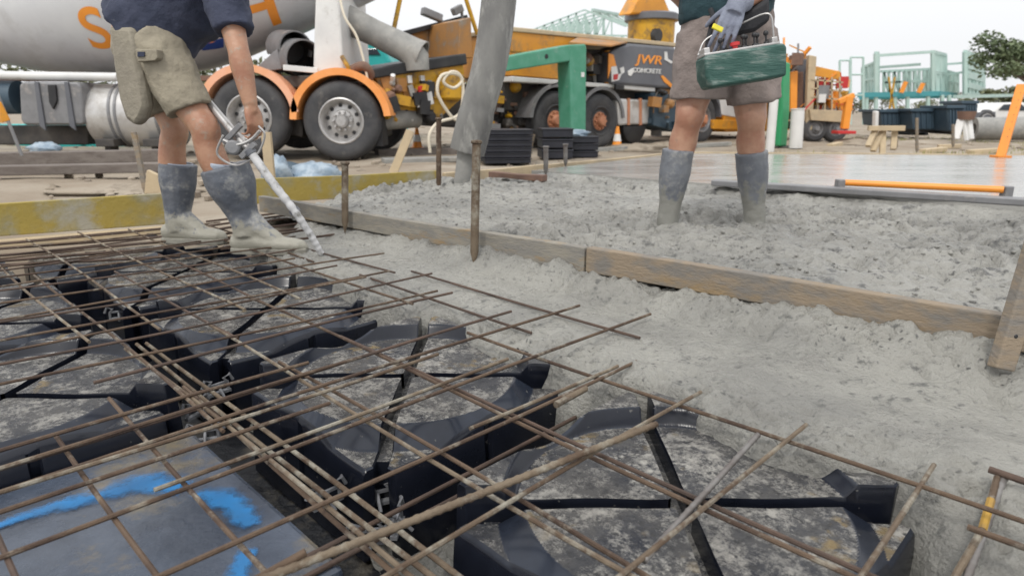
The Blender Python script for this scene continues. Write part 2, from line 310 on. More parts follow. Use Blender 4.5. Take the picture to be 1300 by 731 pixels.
class MB:
    def __init__(s):
        s.v, s.f, s.mi, s.k = [], [], [], 0
    def mat(s, k):
        s.k = k; return s
    def add(s, vs, fs):
        b = len(s.v)
        s.v += [Vector(p) for p in vs]
        s.f += [[b + i for i in f] for f in fs]
        s.mi += [s.k] * len(fs)
        return s
    def box(s, c, size, rot=None):
        c = Vector(c); hx, hy, hz = [q / 2 for q in size]
        pts = [Vector((x, y, z)) for x in (-hx, hx) for y in (-hy, hy) for z in (-hz, hz)]
        if rot is not None: pts = [rot @ p for p in pts]
        return s.add([c + p for p in pts], [(0, 1, 3, 2), (4, 6, 7, 5), (0, 4, 5, 1), (2, 3, 7, 6), (0, 2, 6, 4), (1, 5, 7, 3)])
    def bar(s, a, b, w, h=None, upv=(0, 0, 1)):
        a, b = Vector(a), Vector(b); h = h or w
        d = (b - a).normalized(); up = Vector(upv)
        if abs(d.dot(up)) > 0.98: up = Vector((0, 1, 0))
        x = d.cross(up).normalized(); y = x.cross(d).normalized()
        pts = []
        for e in (a, b):
            for i, j in ((-1, -1), (1, -1), (1, 1), (-1, 1)):
                pts.append(e + x * (i * w / 2) + y * (j * h / 2))
        return s.add(pts, [(3, 2, 1, 0), (4, 5, 6, 7), (0, 1, 5, 4), (1, 2, 6, 5), (2, 3, 7, 6), (3, 0, 4, 7)])
    def prism(s, pts, vec):
        pts = [Vector(p) for p in pts]; vec = Vector(vec); n = len(pts)
        nrm = Vector((0, 0, 0))
        for i in range(n): nrm += pts[i].cross(pts[(i + 1) % n])
        if nrm.dot(vec) < 0: pts = pts[::-1]
        return s.add(pts + [p + vec for p in pts],
                     [tuple(range(n))[::-1], tuple(range(n, 2 * n))] + [(i, (i + 1) % n, n + (i + 1) % n, n + i) for i in range(n)])
    def tube(s, pts, rad, n=10, cap=True, ell=None, twist_up=(0, 0, 1)):
        pts = [Vector(p) for p in pts]; m = len(pts)
        if not hasattr(rad, '__len__'): rad = [rad] * m
        up = Vector(twist_up)
        t0 = (pts[1] - pts[0]).normalized()
        if abs(t0.dot(up)) > 0.95: up = Vector((0, 1, 0)) if abs(t0.y) < 0.9 else Vector((1, 0, 0))
        x = t0.cross(up).normalized()
        vsn, fs = [], []
        for i, p in enumerate(pts):
            t = (pts[min(i + 1, m - 1)] - pts[max(i - 1, 0)])
            t = t.normalized() if t.length > 1e-9 else t0
            x = (x - t * x.dot(t)).normalized(); y = t.cross(x)
            e = ell[i] if ell else 1.0
            for k in range(n):
                a = 2 * math.pi * k / n
                vsn.append(p + x * (math.cos(a) * rad[i] * e) + y * (math.sin(a) * rad[i]))
        for i in range(m - 1):
            for k in range(n):
                fs.append((i * n + k, i * n + (k + 1) % n, (i + 1) * n + (k + 1) % n, (i + 1) * n + k))
        if cap:
            fs.append(tuple(range(n))[::-1]); fs.append(tuple(range((m - 1) * n, m * n)))
        return s.add(vsn, fs)
    def lathe(s, c, axis, prof, n=32, a0=0.0, a1=2 * math.pi, ref=(0, 0, 1), close=False):
        """prof: list of (radius, distance along the axis)"""
        c = Vector(c); ax = Vector(axis).normalized(); rf = Vector(ref)
        if abs(ax.dot(rf)) > 0.95: rf = Vector((1, 0, 0))
        x = (rf - ax * rf.dot(ax)).normalized(); y = ax.cross(x)
        full = abs(a1 - a0 - 2 * math.pi) < 1e-6
        cols = n if full else n + 1
        vsn, fs = [], []
        for r, d in prof:
            for k in range(cols):
                a = a0 + (a1 - a0) * k / n
                vsn.append(c + ax * d + x * (math.cos(a) * r) + y * (math.sin(a) * r))
        m = len(prof)
        for i in range(m - 1 + (1 if close else 0)):
            j = (i + 1) % m
            for k in range(n):
                k2 = (k + 1) % cols
                fs.append((i * cols + k, j * cols + k, j * cols + k2, i * cols + k2))
        return s.add(vsn, fs)
    def ball(s, c, r, sc=(1, 1, 1), rot=None, n=14):
        c = Vector(c); vsn, fs = [], []
        for i in range(1, n // 2):
            th = math.pi * i / (n // 2)
            for k in range(n):
                a = 2 * math.pi * k / n
                p = Vector((math.sin(th) * math.cos(a) * sc[0], math.sin(th) * math.sin(a) * sc[1], math.cos(th) * sc[2])) * r
                vsn.append(c + (rot @ p if rot else p))
        t = Vector((0, 0, sc[2] * r)); t = rot @ t if rot else t
        vsn += [c + t, c - t]
        m = n // 2 - 1
        for i in range(m - 1):
            for k in range(n):
                fs.append((i * n + k, (i + 1) * n + k, (i + 1) * n + (k + 1) % n, i * n + (k + 1) % n))
        for k in range(n):
            fs.append((m * n, k, (k + 1) % n)); fs.append((m * n + 1, (m - 1) * n + (k + 1) % n, (m - 1) * n + k))
        return s.add(vsn, fs)
    def build(s, name, mats, parent=None, smooth=False, bevel=0.0, subsurf=0, label=None, recalc=True, local=False):
        if not isinstance(mats, (list, tuple)): mats = [mats]
        me = bpy.data.meshes.new(name)
        if parent is not None: o0 = Vector((0, 0, 0)) if local else LOC[parent.name]
        elif local: o0 = Vector((0, 0, 0))
        else:
            xs = [p.x for p in s.v]; ys = [p.y for p in s.v]
            o0 = Vector(((min(xs) + max(xs)) / 2, (min(ys) + max(ys)) / 2, min(p.z for p in s.v)))
        me.from_pydata([tuple(p - o0) for p in s.v], [], s.f)
        for m in mats: me.materials.append(m)
        me.polygons.foreach_set('material_index', s.mi)
        if recalc:
            b = bmesh.new(); b.from_mesh(me); bmesh.ops.recalc_face_normals(b, faces=b.faces[:]); b.to_mesh(me); b.free()
        if smooth:
            me.polygons.foreach_set('use_smooth', [True] * len(me.polygons))
            if smooth != 'all':
                me.set_sharp_from_angle(angle=R(40))
        me.update()
        o = bpy.data.objects.new(name, me)
        COL.objects.link(o)
        if parent is not None:
            o.parent = parent; LOC[o.name] = Vector(LOC[parent.name]) if not local else Vector((0, 0, 0))
        else:
            o.location = o0; LOC[o.name] = o0
        if bevel:
            md = o.modifiers.new('bevel', 'BEVEL'); md.width = bevel; md.segments = 2; md.limit_method = 'ANGLE'
        if subsurf:
            md = o.modifiers.new('subsurf', 'SUBSURF'); md.levels = subsurf; md.render_levels = subsurf
        if label: o['label'] = label
        return o

def tag(o, label, cat, group=None):
    o['label'] = label; o['category'] = cat
    if group: o['group'] = group
    return o

def thing(name, label, cat, loc=(0, 0, 0), group=None):
    o = bpy.data.objects.new(name, None)
    o.empty_display_size = 0.1
    COL.objects.link(o)
    o.location = loc; LOC[o.name] = Vector(loc)
    return tag(o, label, cat, group)

def kids(o):
    return [c for c in bpy.data.objects if c.parent == o]

def copy_tree(o, parent=None):
    ch = kids(o)
    c = o.copy(); COL.objects.link(c); c.parent = parent
    LOC[c.name] = Vector(c.location)
    for k in ch: copy_tree(k, c)
    return c

def grid_obj(name, X, Y, Z, m, kind='structure', mask=None):
    ny, nx = X.shape
    co = np.stack([X, Y, Z], -1).reshape(-1, 3)
    idx = np.arange(ny * nx).reshape(ny, nx)
    q = np.stack([idx[:-1, :-1], idx[:-1, 1:], idx[1:, 1:], idx[1:, :-1]], -1).reshape(-1, 4)
    if mask is not None:
        mk = mask.reshape(-1)[q].all(1); q = q[mk]
        used = np.unique(q); remap = np.full(len(co), -1); remap[used] = np.arange(len(used))
        co, q = co[used], remap[q]
    me = bpy.data.meshes.new(name)
    me.from_pydata(co.tolist(), [], q.tolist())
    me.materials.append(m)
    me.polygons.foreach_set('use_smooth', [True] * len(me.polygons))
    me.update()
    o = bpy.data.objects.new(name, me); COL.objects.link(o)
    LOC[o.name] = Vector((0, 0, 0))
    if kind: o['kind'] = kind
    return o

def remesh(o, voxel=0.008, smooth=4, disp=0.0, dscale=0.12):
    md = o.modifiers.new('remesh', 'REMESH'); md.mode = 'VOXEL'; md.voxel_size = voxel; md.use_smooth_shade = True
    if disp:
        tx = bpy.data.textures.new('wrinkles', 'CLOUDS'); tx.noise_scale = dscale; tx.noise_depth = 2
        d = o.modifiers.new('wrinkles', 'DISPLACE'); d.texture = tx; d.strength = disp; d.mid_level = 0.5; d.texture_coords = 'LOCAL'
    if smooth:
        s = o.modifiers.new('smooth', 'SMOOTH'); s.factor = 0.5; s.iterations = smooth
    return o

def spline(pts, per=6):
    """Catmull-Rom through tuples"""
    P = [np.array(p, float) for p in pts]
    P = [2 * P[0] - P[1]] + P + [2 * P[-1] - P[-2]]
    out = []
    for i in range(1, len(P) - 2):
        for k in range(per):
            t = k / per
            out.append(0.5 * (2 * P[i] + (P[i + 1] - P[i - 1]) * t + (2 * P[i - 1] - 5 * P[i] + 4 * P[i + 1] - P[i + 2]) * t * t + (3 * P[i] - P[i - 1] - 3 * P[i + 1] + P[i + 2]) * t ** 3))
    out.append(P[-2])
    return out

def limb(mb, items, n=16, per=5, ell=None):
    """items: (Vector, radius)"""
    q = spline([(*p, r) for p, r in items], per)
    return mb.tube([Vector(a[:3]) for a in q], [max(0.002, a[3]) for a in q], n, ell=[ell] * len(q) if ell else None)

def curve_pts(pts, per=8):
    return [Vector(a) for a in spline([tuple(p) for p in pts], per)]

def text_mesh(body, size, extrude=0.004, bold=0.0, shear=0.0, align='CENTER', spacing=1.0):
    c = bpy.data.curves.new('lettering_curve', 'FONT')
    c.body = body; c.size = size; c.extrude = extrude; c.offset = bold; c.shear = shear
    c.align_x = align; c.space_character = spacing
    o = bpy.data.objects.new('lettering_tmp', c); COL.objects.link(o)
    dg = bpy.context.evaluated_depsgraph_get(); dg.update()
    me = bpy.data.meshes.new_from_object(o.evaluated_get(dg))
    vs_ = [v.co.copy() for v in me.vertices]; fs = [tuple(p.vertices) for p in me.polygons]
    bpy.data.objects.remove(o); bpy.data.curves.remove(c); bpy.data.meshes.remove(me)
    return vs_, fs

# ================================================================== THE SETTING
# ---- ground: one sheet out to the horizon, dug out where the void formers stand
BA0, BA1 = Vector((-2.51, 3.20, 0)), Vector((-1.92, 3.55, 0))        # yellow board line
nA = Vector((-0.51, 0.86, 0)).normalized()
def ground_z(x, y):
    v = (x + y) * S2
    dA = (x - BA0.x) * nA.x + (y - BA0.y) * nA.y
    ins = smooth01((1.38 - v) / 0.12) * smooth01((-0.22 - dA) / 0.15)
    far = smooth01((np.hypot(x, y) - 3.5) / 3)
    return -0.05 - 0.29 * ins + (0.02 + 0.05 * far) * fbm(x, y, 0.7, 5, 3) * (0.25 + 0.75 * far)
rr = 0.15 * 1.028 ** np.arange(340)
aa = np.radians(np.linspace(-78, 78, 260))
RR, AA = np.meshgrid(rr, aa, indexing='ij')
GX, GY = RR * np.sin(AA), RR * np.cos(AA) - 0.1
grid_obj('ground', GX, GY, ground_z(GX, GY), M['ground'])

# ---- black membrane on the trench floor
mg = [UV(-4.3, 1.3, 0), UV(0.6, 1.3, 0), UV(0.6, -0.9, 0), UV(-4.3, -0.9, 0)]
mu, mv = np.meshgrid(np.arange(-4.2, 0.6, 0.03), np.arange(-0.9, 1.32, 0.03))
mX, mY = (mu + mv) * S2, (mv - mu) * S2
mdA = (mX - BA0.x) * nA.x + (mY - BA0.y) * nA.y
grid_obj('membrane', mX, mY, -0.318 + 0.012 * fbm(mX, mY, 6, 3, 61), M['membrane'], mask=mdA < -0.36)

# ---- wet concrete in the footing strip between the void formers and the plank
us = np.arange(-3.7, 1.7, 0.0065); vs_ = np.arange(0.62, 2.12, 0.0065)
U, V = np.meshgrid(us, vs_)
X, Y = (U + V) * S2, (V - U) * S2
right = smooth01((U + 0.24) / 0.16)
vb = 1.205 + 0.05 * fbm(U, V * 0, 3.0, 3, 11) + 0.035 * fbm(U, V, 9, 3, 12) + 0.10 * right + 0.04 * np.exp(-((U + 0.74) / 0.07) ** 2) + 0.035 * np.exp(-((U + 1.54) / 0.08) ** 2) - 0.055 * np.exp(-((U + 0.45) / 0.13) ** 2) - 0.03 * np.exp(-((U + 1.22) / 0.12) ** 2)
w = 0.055 + 0.42 * right
t = np.clip((vb - V) / w, 0, 1)
drop = 0.30 * t * (0.55 + 0.45 * t)
lump = smooth01((V - 1.60) / 0.2) * 0.8 + smooth01((1.42 - V) / 0.2) * 0.9
Zf = -0.012 + 0.03 * fbm(U, V, 1.7, 3, 21) + (0.010 + 0.030 * lump) * fbm(U, V, 11, 4, 22, 0.62) - (0.005 + 0.020 * lump) * np.abs(fbm(U * 0.6, V * 1.3, 26, 3, 23, 0.6)) - (0.003 + 0.010 * lump) * smooth01((fbm(U, V, 38, 2, 27) - 0.16) / 0.2) - drop + 0.035 * smooth01((V - 1.66) / 0.16)
Zf += right * t * (0.075 * fbm(U, V, 12, 4, 25, 0.6) - 0.03 * np.abs(fbm(U, V, 22, 2, 26)))
ue = (-2.86 - 0.95 * (V - 1.24)) - U                                   # ends beside the near boot
Zf -= 0.16 * smooth01(ue / 0.16 + 0.25 * fbm(U, V, 6, 3, 24))
Zf = np.maximum(Zf, -0.33)
PLn = np.array((0.0, 0.0))
dPl = np.where(X < 0.262, (X + 1.46) * 0.6493 + (Y - 3.765) * 0.7606, (X - 0.262) * 0.647 + (Y - 2.295) * 0.7625)
grid_obj('footing_concrete', X, Y, np.minimum(Zf + 0.034 * smooth01((dPl + 0.14) / 0.12), np.where(dPl > 0.006, 0.034, 1.0)), M['wet_concrete'], mask=dPl < 0.035)

# ---- raw concrete behind the plank
D1 = np.array((0.763, -0.647)); D2 = np.array((0.647, 0.763))
PL0 = Vector((-1.45, 3.76, 0)); PL_END = Vector((1.22, 1.48, 0))
q0 = D2 @ np.array((PL0.x, PL0.y)); p0 = D1 @ np.array((PL0.x, PL0.y))
ps = np.arange(-1.1, 5.2, 0.0105); qs = np.arange(-0.1, 2.42, 0.0105)
Pg, Qg = np.meshgrid(ps, qs)
X = (Pg + p0) * D1[0] + (Qg + q0) * D2[0]; Y = (Pg + p0) * D1[1] + (Qg + q0) * D2[1]
B0, B1 = Vector((-1.66, 4.34, 0)), Vector((-0.75, 4.84, 0))
nB = Vector((-0.48, 0.877, 0))
dB = (X - B0.x) * nB.x + (Y - B0.y) * nB.y
E0, E1 = np.array((-0.75, 4.84)), np.array((1.9, 7.65))
dE = -(X - E0[0]) * 0.727 + (Y - E0[1]) * 0.686
AM = 0.35 + 0.9 * smooth01(fbm(X * 0.7, Y * 1.4, 1.1, 3, 36) + 0.5)
Zr = 0.085 + 0.030 * fbm(X * 0.6, Y * 1.3, 1.7, 3, 31) + AM * 0.050 * fbm(X * 0.62, Y * 1.25, 5.5, 4, 32, 0.6) * smooth01(Qg / 0.3) + AM * 0.030 * fbm(X, Y, 22, 3, 33, 0.6) - AM * 0.045 * np.abs(fbm(X * 0.7, Y * 1.2, 13, 3, 34, 0.6)) - AM * 0.026 * smooth01((fbm(X, Y, 27, 2, 35) - 0.14) / 0.2)
Zr += 0.05 * np.exp(-((X + 0.25) ** 2 + (Y - 4.5) ** 2) / 0.30)         # heap under the hose
for bx, by in ((0.79, 3.02), (1.13, 3.02)):                            # wet rings round the boots
    Zr += 0.012 * np.exp(-((X - bx) ** 2 + (Y - by) ** 2) / 0.012)
Zr -= 0.12 * smooth01((-X - 0.75) / 0.9)                                 # thins out to the left
Zr = Zr * (1 - smooth01((Qg - 2.15) / 0.25)) + 0.118 * smooth01((Qg - 2.15) / 0.25)
grid_obj('slab_concrete', X, Y, Zr, M['rough_concrete'], mask=(dB < -0.01) & (dE < 0.0) & (np.where(X < 0.262, (X + 1.46) * 0.6493 + (Y - 3.765) * 0.7606, (X - 0.262) * 0.647 + (Y - 2.295) * 0.7625) > 0.022))

# ---- aggregate showing at the surface of the fresh concrete
ra = random.Random(11); mb = MB()
ZI = Zr; msk = (dB < -0.02) & (dE < -0.02) & (Qg > 0.06) & (Qg < 2.1)
iy, ix = np.nonzero(msk)
for k in range(1500):
    j = ra.randrange(len(iy)); a_, b_ = iy[j], ix[j]
    r_ = ra.uniform(0.004, 0.010)
    mb.ball((X[a_, b_], Y[a_, b_], Zr[a_, b_] + r_ * 0.1), r_, (ra.uniform(.8, 1.5), ra.uniform(.7, 1.2), ra.uniform(.5, .9)), Matrix.Rotation(ra.uniform(0, 3), 3, 'Z'), 6)
o = mb.build('aggregate', M['rough_concrete'], local=True, smooth='all'); o['kind'] = 'stuff'

# ---- screeded slab
mb = MB()
sl = [(0.16, 5.45), (5.8, 0.66), (11, 3.0), (9.5, 6.95), (1.9, 7.65)]
mb.prism([(x, y, -0.06) for x, y in sl], (0, 0, 0.181))
o = mb.build('finished_slab', M['smooth_concrete'], local=True); o['kind'] = 'structure'

# ================================================================== VOID FORMERS
def pod_mesh():
    """four quadrant blocks round a diagonal cross of grooves; raised disc on top, corner pads lower or lipped"""
    h, depth, gw, clip = 0.30, 0.25, 0.020, 0.042
    mbx = MB()
    mbx.prism([Vector((x, y, -depth)) for x, y in ((-.27, -.22), (-.22, -.27), (.22, -.27), (.27, -.22), (.27, .22), (.22, .27), (-.22, .27), (-.27, .22))], (0, 0, depth - 0.048))
    sgn = lambda v_: -1 if v_ < 0 else 1
    es = np.concatenate([np.linspace(gw + 0.004, 0.18, 10), np.linspace(0.186, h - 0.006, 40), [h]])
    ts = np.concatenate([np.linspace(-1, -0.08, 56), [-0.05, -0.03, 0.03, 0.05], np.linspace(0.08, 1, 56)])
    for q in range(4):
        ca, sa = [(1, 0), (0, 1), (-1, 0), (0, -1)][q]
        def top(e, t_):
            lim = min(e - gw, h - clip)
            f = t_ * lim
            x, y = ca * e - sa * f, sa * e + ca * f
            r = math.hypot(x, y)
            cx_, cy_ = ((1, -1) if (x - y) >= abs(x + y) * 1.0 else (-1, 1) if (y - x) >= abs(x + y) else (1, 1) if x + y > 0 else (-1, -1))
            # nearest corner by angle
            corner = (sgn(x), sgn(y))
            z = 0.0
            S = lambda u_: float(smooth01(u_))
            mid = S((abs(f) - 0.05) / 0.06)
            LN = lambda u_: min(1.0, max(0.0, u_))
            if q in (0, 3):                                             # near blocks: pads step down to the corners
                z -= (0.040 if corner == (1, -1) else 0.030) * LN((r - 0.274) / 0.048)
            else:                                                       # far blocks: upstanding lips
                z += (0.036 if corner == (-1, 1) else 0.026) * LN((r - 0.290) / 0.022)
            z += 0.003 * math.sin(x * 23) * math.cos(y * 19)
            if e > h - 0.004: z -= 0.006
            if abs(t_) > 0.999: z -= 0.004
            return x, y, z
        ne, nt_ = len(es), len(ts)
        V_ = []
        for e in es:
            for t_ in ts:
                V_.append(Vector(top(e, t_)))
        F_ = [(i * nt_ + j, i * nt_ + j + 1, (i + 1) * nt_ + j + 1, (i + 1) * nt_ + j) for i in range(ne - 1) for j in range(nt_ - 1)]
        loop = [(i, 0) for i in range(ne)] + [(ne - 1, j) for j in range(1, nt_)] + [(i, nt_ - 1) for i in range(ne - 2, -1, -1)]
        prev = [i * nt_ + j for i, j in loop]; m = len(loop)
        outer = [k for k, (i, j) in enumerate(loop)]
        for lev, (dz, out) in enumerate(((0.012, 0.002), (0.09, 0.006), (0.20, 0.011), (depth, 0.013))):
            cur = []
            for (i, j) in loop:
                p = V_[i * nt_ + j]
                e, t_ = es[i], ts[j]
                nrm = Vector((ca, sa, 0)) if i == ne - 1 else Vector((0, 0, 0))
                slot = -0.018 if (i == ne - 1 and abs(t_) < 0.04 and lev > 0) else 0.0
                zz = min(p.z - 0.004, -dz)
                cur.append(len(V_)); V_.append(Vector((p.x + nrm.x * (out + slot), p.y + nrm.y * (out + slot), zz)))
            for k in range(m - 1):
                F_.append((prev[k], cur[k], cur[k + 1], prev[k + 1]))
            prev = cur
        mbx.add(V_, F_)
    return mbx
POD_GRP = 'black void formers under the reinforcing mesh'
pod0 = None
pods = [(-0.50, 0.92, -0.062, 0, 'nearest black void former, its right side half buried in wet concrete'),
        (-1.30, 0.92, -0.060, 0, 'black void former in the middle foreground, left of the half buried one'),
        (-2.13, 0.93, -0.062, 0.01, 'spattered black void former in front of the near boot, third of its row'),
        (-2.90, 0.92, -0.062, -0.01, 'spattered black void former under the boots of the man in navy'),
        (-3.66, 0.80, -0.075, 0.02, 'farthest black void former, against the yellow form board'),
        (-1.88, 0.16, -0.060, 0, 'black void former at the left edge, just behind the flat board with blue paint'),
        (-2.68, 0.16, -0.064, 0.01, 'black void former at the left edge with a clear dark gap on its right'),
        (-3.42, 0.10, -0.066, -0.01, 'small looking spattered void former at the far left edge of the mesh'),
        (-0.56, 0.10, -0.15, 0.0, 'low cement smeared void former at the bottom edge, right of the blue painted board')]
UVROT = Matrix.Rotation(R(-45), 4, 'Z')
for u, v, z, a, lab in pods:
    if pod0 is None:
        pod0 = pod_mesh().build('void_former', M['pod'], smooth=True, local=True); o = pod0
    else:
        o = pod0.copy(); COL.objects.link(o)
    o.location = UV(u, v, z); o.rotation_euler = (0, 0, R(-45) + a)
    tag(o, lab, 'void former', POD_GRP)

# flat panel with blue spray paint
pt = thing('ground_board', 'flat black plastic board with a sprayed sky blue arc under the mesh', 'board', UV(-1.25, 0.1, -0.33))
mb = MB()
g = [UV(-1.57, 0.465, -0.33), UV(-0.86, 0.465, -0.33), UV(-0.86, -0.32, -0.33), UV(-1.57, -0.32, -0.33)]
mb.prism(g, (0, 0, 0.19))
M['panel'] = mat('grey_black_sheet_plastic', (0.034, 0.044, 0.064), 0.24, col2=(0.066, 0.082, 0.112), nscale=5, nlow=0.4, nhigh=0.6, dirt=(0.15, 0.125, 0.085), dscale=3.6, dlow=0.54, dhigh=0.66, bump=0.22, bscale=12, rough_var=0.14)
mb.build('sheet', M['panel'], pt, bevel=0.012)
mb = MB()
PAINT_EDGE = []
def paint_strip(pixs, wpx, z=-0.1365):
    # sprayed stroke lying on the panel; 'wear' runs from 0 in the middle of the stroke to 1 at its rim
    P = curve_pts([AZ(x, y, z) for x, y in pixs], 14); n = len(P)
    W = np.interp(np.linspace(0, 1, n), np.linspace(0, 1, len(wpx)), wpx) * 1.6
    vsn, fs = [], []
    for i, p in enumerate(P):
        tdir = (P[min(i + 1, n - 1)] - P[max(i - 1, 0)]).normalized(); s_ = Vector((-tdir.y, tdir.x, 0))
        for k in (-1, -0.5, 0, 0.5, 1):
            vsn.append(p + s_ * (W[i] * k)); PAINT_EDGE.append(min(1.0, max(abs(k), 1 - min(i, n - 1 - i) / 5.0)))
    for i in range(n - 1):
        for k in range(4): fs.append((i * 5 + k, i * 5 + k + 1, i * 5 + k + 6, i * 5 + k + 5))
    return mb.add(vsn, fs)
paint_strip([(-20, 674), (30, 655), (90, 637), (150, 620), (195, 612), (240, 622)], [0.012, 0.014, 0.022, 0.030, 0.036, 0.022])
paint_strip([(245, 622), (280, 632), (308, 650), (320, 670)], [0.014, 0.026, 0.026, 0.016])
paint_strip([(318, 692), (308, 718), (300, 745)], [0.012, 0.018, 0.018])
pm_ = mb.build('paint_mark', M['spray_blue'], pt, label='sprayed sky blue paint arc', recalc=False)
at_ = pm_.data.attributes.new('wear', 'FLOAT', 'POINT'); at_.data.foreach_set('value', PAINT_EDGE)
nt = M['spray_blue'].node_tree; N_ = nt.nodes; L_ = nt.links
an = N_.new('ShaderNodeAttribute'); an.attribute_name = 'wear'
tcn = N_.new('ShaderNodeTexCoord'); nz = N_.new('ShaderNodeTexNoise'); nz.inputs['Scale'].default_value = 22; nz.inputs['Detail'].default_value = 9; nz.inputs['Roughness'].default_value = 0.75
L_.new(tcn.outputs['Object'], nz.inputs['Vector'])
ma = N_.new('ShaderNodeMath'); ma.operation = 'MULTIPLY_ADD'; L_.new(an.outputs['Fac'], ma.inputs[0]); ma.inputs[1].default_value = 0.42; L_.new(nz.outputs['Fac'], ma.inputs[2])
mr = N_.new('ShaderNodeMapRange'); mr.inputs['From Min'].default_value = 0.86; mr.inputs['From Max'].default_value = 0.58; L_.new(ma.outputs[0], mr.inputs['Value'])
mr.inputs['To Max'].default_value = 0.82; L_.new(mr.outputs['Result'], N_['Principled BSDF'].inputs['Alpha'])

# trench ties and clips between the void formers
clip0 = None
for k, (px, py, z, a) in enumerate([(262, 560, -0.19, 0.3), (250, 528, -0.19, 1.2), (416, 640, -0.18, 0.8), (480, 640, -0.20, 0.4), (505, 672, -0.20, 1.5), (470, 690, -0.21, 0.2), (152, 405, -0.16, 0.5), (278, 500, -0.17, 0.9), (500, 575, -0.24, 0.7)]):
    if clip0 is None:
        mb = MB()
        for s_ in (-1, 1):
            mb.tube([(0.03 * s_, 0, 0), (0.028 * s_, 0, 0.03), (0.018 * s_, 0, 0.042), (0.036 * s_, 0, 0.05), (0.045 * s_, 0, 0.03)], 0.0045, 6)
        mb.bar((-0.034, 0, 0.004), (0.034, 0, 0.004), 0.014, 0.008); mb.bar((-0.03, 0, 0.03), (0.03, 0, 0.03), 0.006, 0.006)
        mb.tube([(0, -0.03, 0), (0, 0, 0.028), (0, 0.03, 0)], 0.004, 6)
        clip0 = mb.build('bar_chair', M['clip'], smooth=True, local=True); c = clip0
    else:
        c = clip0.copy(); COL.objects.link(c)
    c.location = AZ(px, py, z); c.rotation_euler = (0, 0, a)
    tag(c, ['grey plastic bar chair under the double bars behind the blue painted board', 'grey bar chair in the dark gap behind the board corner', 'pale bar chair standing at the front corner of the middle void former', 'grey bar chair between the middle and the nearest void former', 'small bar chair at the left corner of the nearest void former', 'grey bar chair under the thick loose bar at bottom centre', 'bar chair deep in the far left gap between void formers', 'bar chair in the gap left of the middle void former', 'bar chair at the foot of the middle void former'][k], 'bar chair', 'plastic bar chairs in the gaps')

# ================================================================== REINFORCEMENT
def bar_geo(mb, a, b, r, wob=0.006, n=7, rib=False, sag=0.0):
    a, b = Vector(a), Vector(b); L = (b - a).length
    m = max(4, int(L / 0.09)) if not rib else int(L / 0.006)
    ph = random.uniform(0, 6.28); ph2 = random.uniform(0, 6.28); side = (b - a).normalized().cross(Vector((0, 0, 1)))
    pts, rad = [], []
    for i in range(m + 1):
        t_ = i / m; s_ = t_ * L
        pts.append(a.lerp(b, t_) + side * (wob * math.sin(s_ * 2.4 + ph)) + Vector((0, 0, 0.7 * wob * math.sin(s_ * 3.3 + ph2) - sag * math.sin(math.pi * t_))))
        rad.append(r * (1.0 if not rib else (1.14 if i % 3 == 0 else 0.94)))
    return mb.tube(pts, rad, n)
RB = 0.0042
near_sheet = thing('rebar_mesh', 'rusty welded reinforcing mesh lying over the black void formers in the foreground', 'rebar mesh', UV(-0.8, 0.6, 0))
far_sheet = thing('rebar_mesh', 'second rusty mesh sheet lapped over the first, reaching back to the yellow form board', 'rebar mesh', UV(-2.6, 0.6, 0.01))
# bars along u (constant v) ...............(v, u0, u1, z)
for v, u0, u1, z, m in [(1.148, -1.32, 0.45, 0.0, 'rust'), (1.452, -2.0, -0.95, 0.0, 'rust_dark'), (0.858, -2.1, 0.15, 0.0, 'rust'), (0.880, -1.55, 0.12, -0.008, 'rust_dark'),
                        (0.645, -1.9, 0.10, 0.0, 'rust_pale'), (0.668, -1.5, -0.3, -0.008, 'rust'), (0.425, -1.85, 0.05, 0.0, 'rust_pale'), (0.440, -1.5, -0.6, -0.010, 'rust'),
                        (0.305, -1.52, -0.55, 0.002, 'rust'), (0.19, -1.43, -0.55, 0.0, 'rust'), (0.055, -1.30, -0.7, 0.0, 'rust_dark'), (1.29, -2.1, -1.2, -0.004, 'rust_dark')]:
    bar_geo(mbx := MB(), UV(u0, v, z), UV(u1, v + random.uniform(-.01, .01), z), RB).build('bar', M[m], near_sheet, smooth=True)
# bars along v (constant u)
for u, v0, v1, z, m in [(-0.20, 0.78, 1.24, 0.008, 'rust_pale'), (-0.415, 0.30, 1.22, 0.008, 'rust_pale'), (-0.63, 0.3, 1.21, 0.010, 'rust_pale'), (-0.845, -0.1, 1.28, 0.008, 'rust'), (-0.868, 0.75, 1.22, 0.010, 'rust_pale'),
                        (-1.04, -0.3, 1.63, 0.008, 'rust'), (-1.062, 0.25, 1.05, 0.014, 'rust_pale'), (-1.165, -0.4, 0.62, 0.008, 'rust'), (-1.245, -0.4, 1.55, 0.009, 'rust'), (-1.222, -0.3, 0.95, 0.016, 'rust_pale'),
                        (-1.34, -0.4, 1.34, 0.008, 'rust_dark'), (-1.318, -0.3, 0.8, 0.014, 'rust'), (-1.39, -0.4, 0.70, 0.008, 'rust'), (-1.63, 0.3, 1.35, 0.009, 'rust_dark')]:
    bar_geo(MB(), UV(u + random.uniform(-.006, .006), v0, z), UV(u + random.uniform(-.006, .006), v1, z), RB).build('bar', M[m], near_sheet, smooth=True)
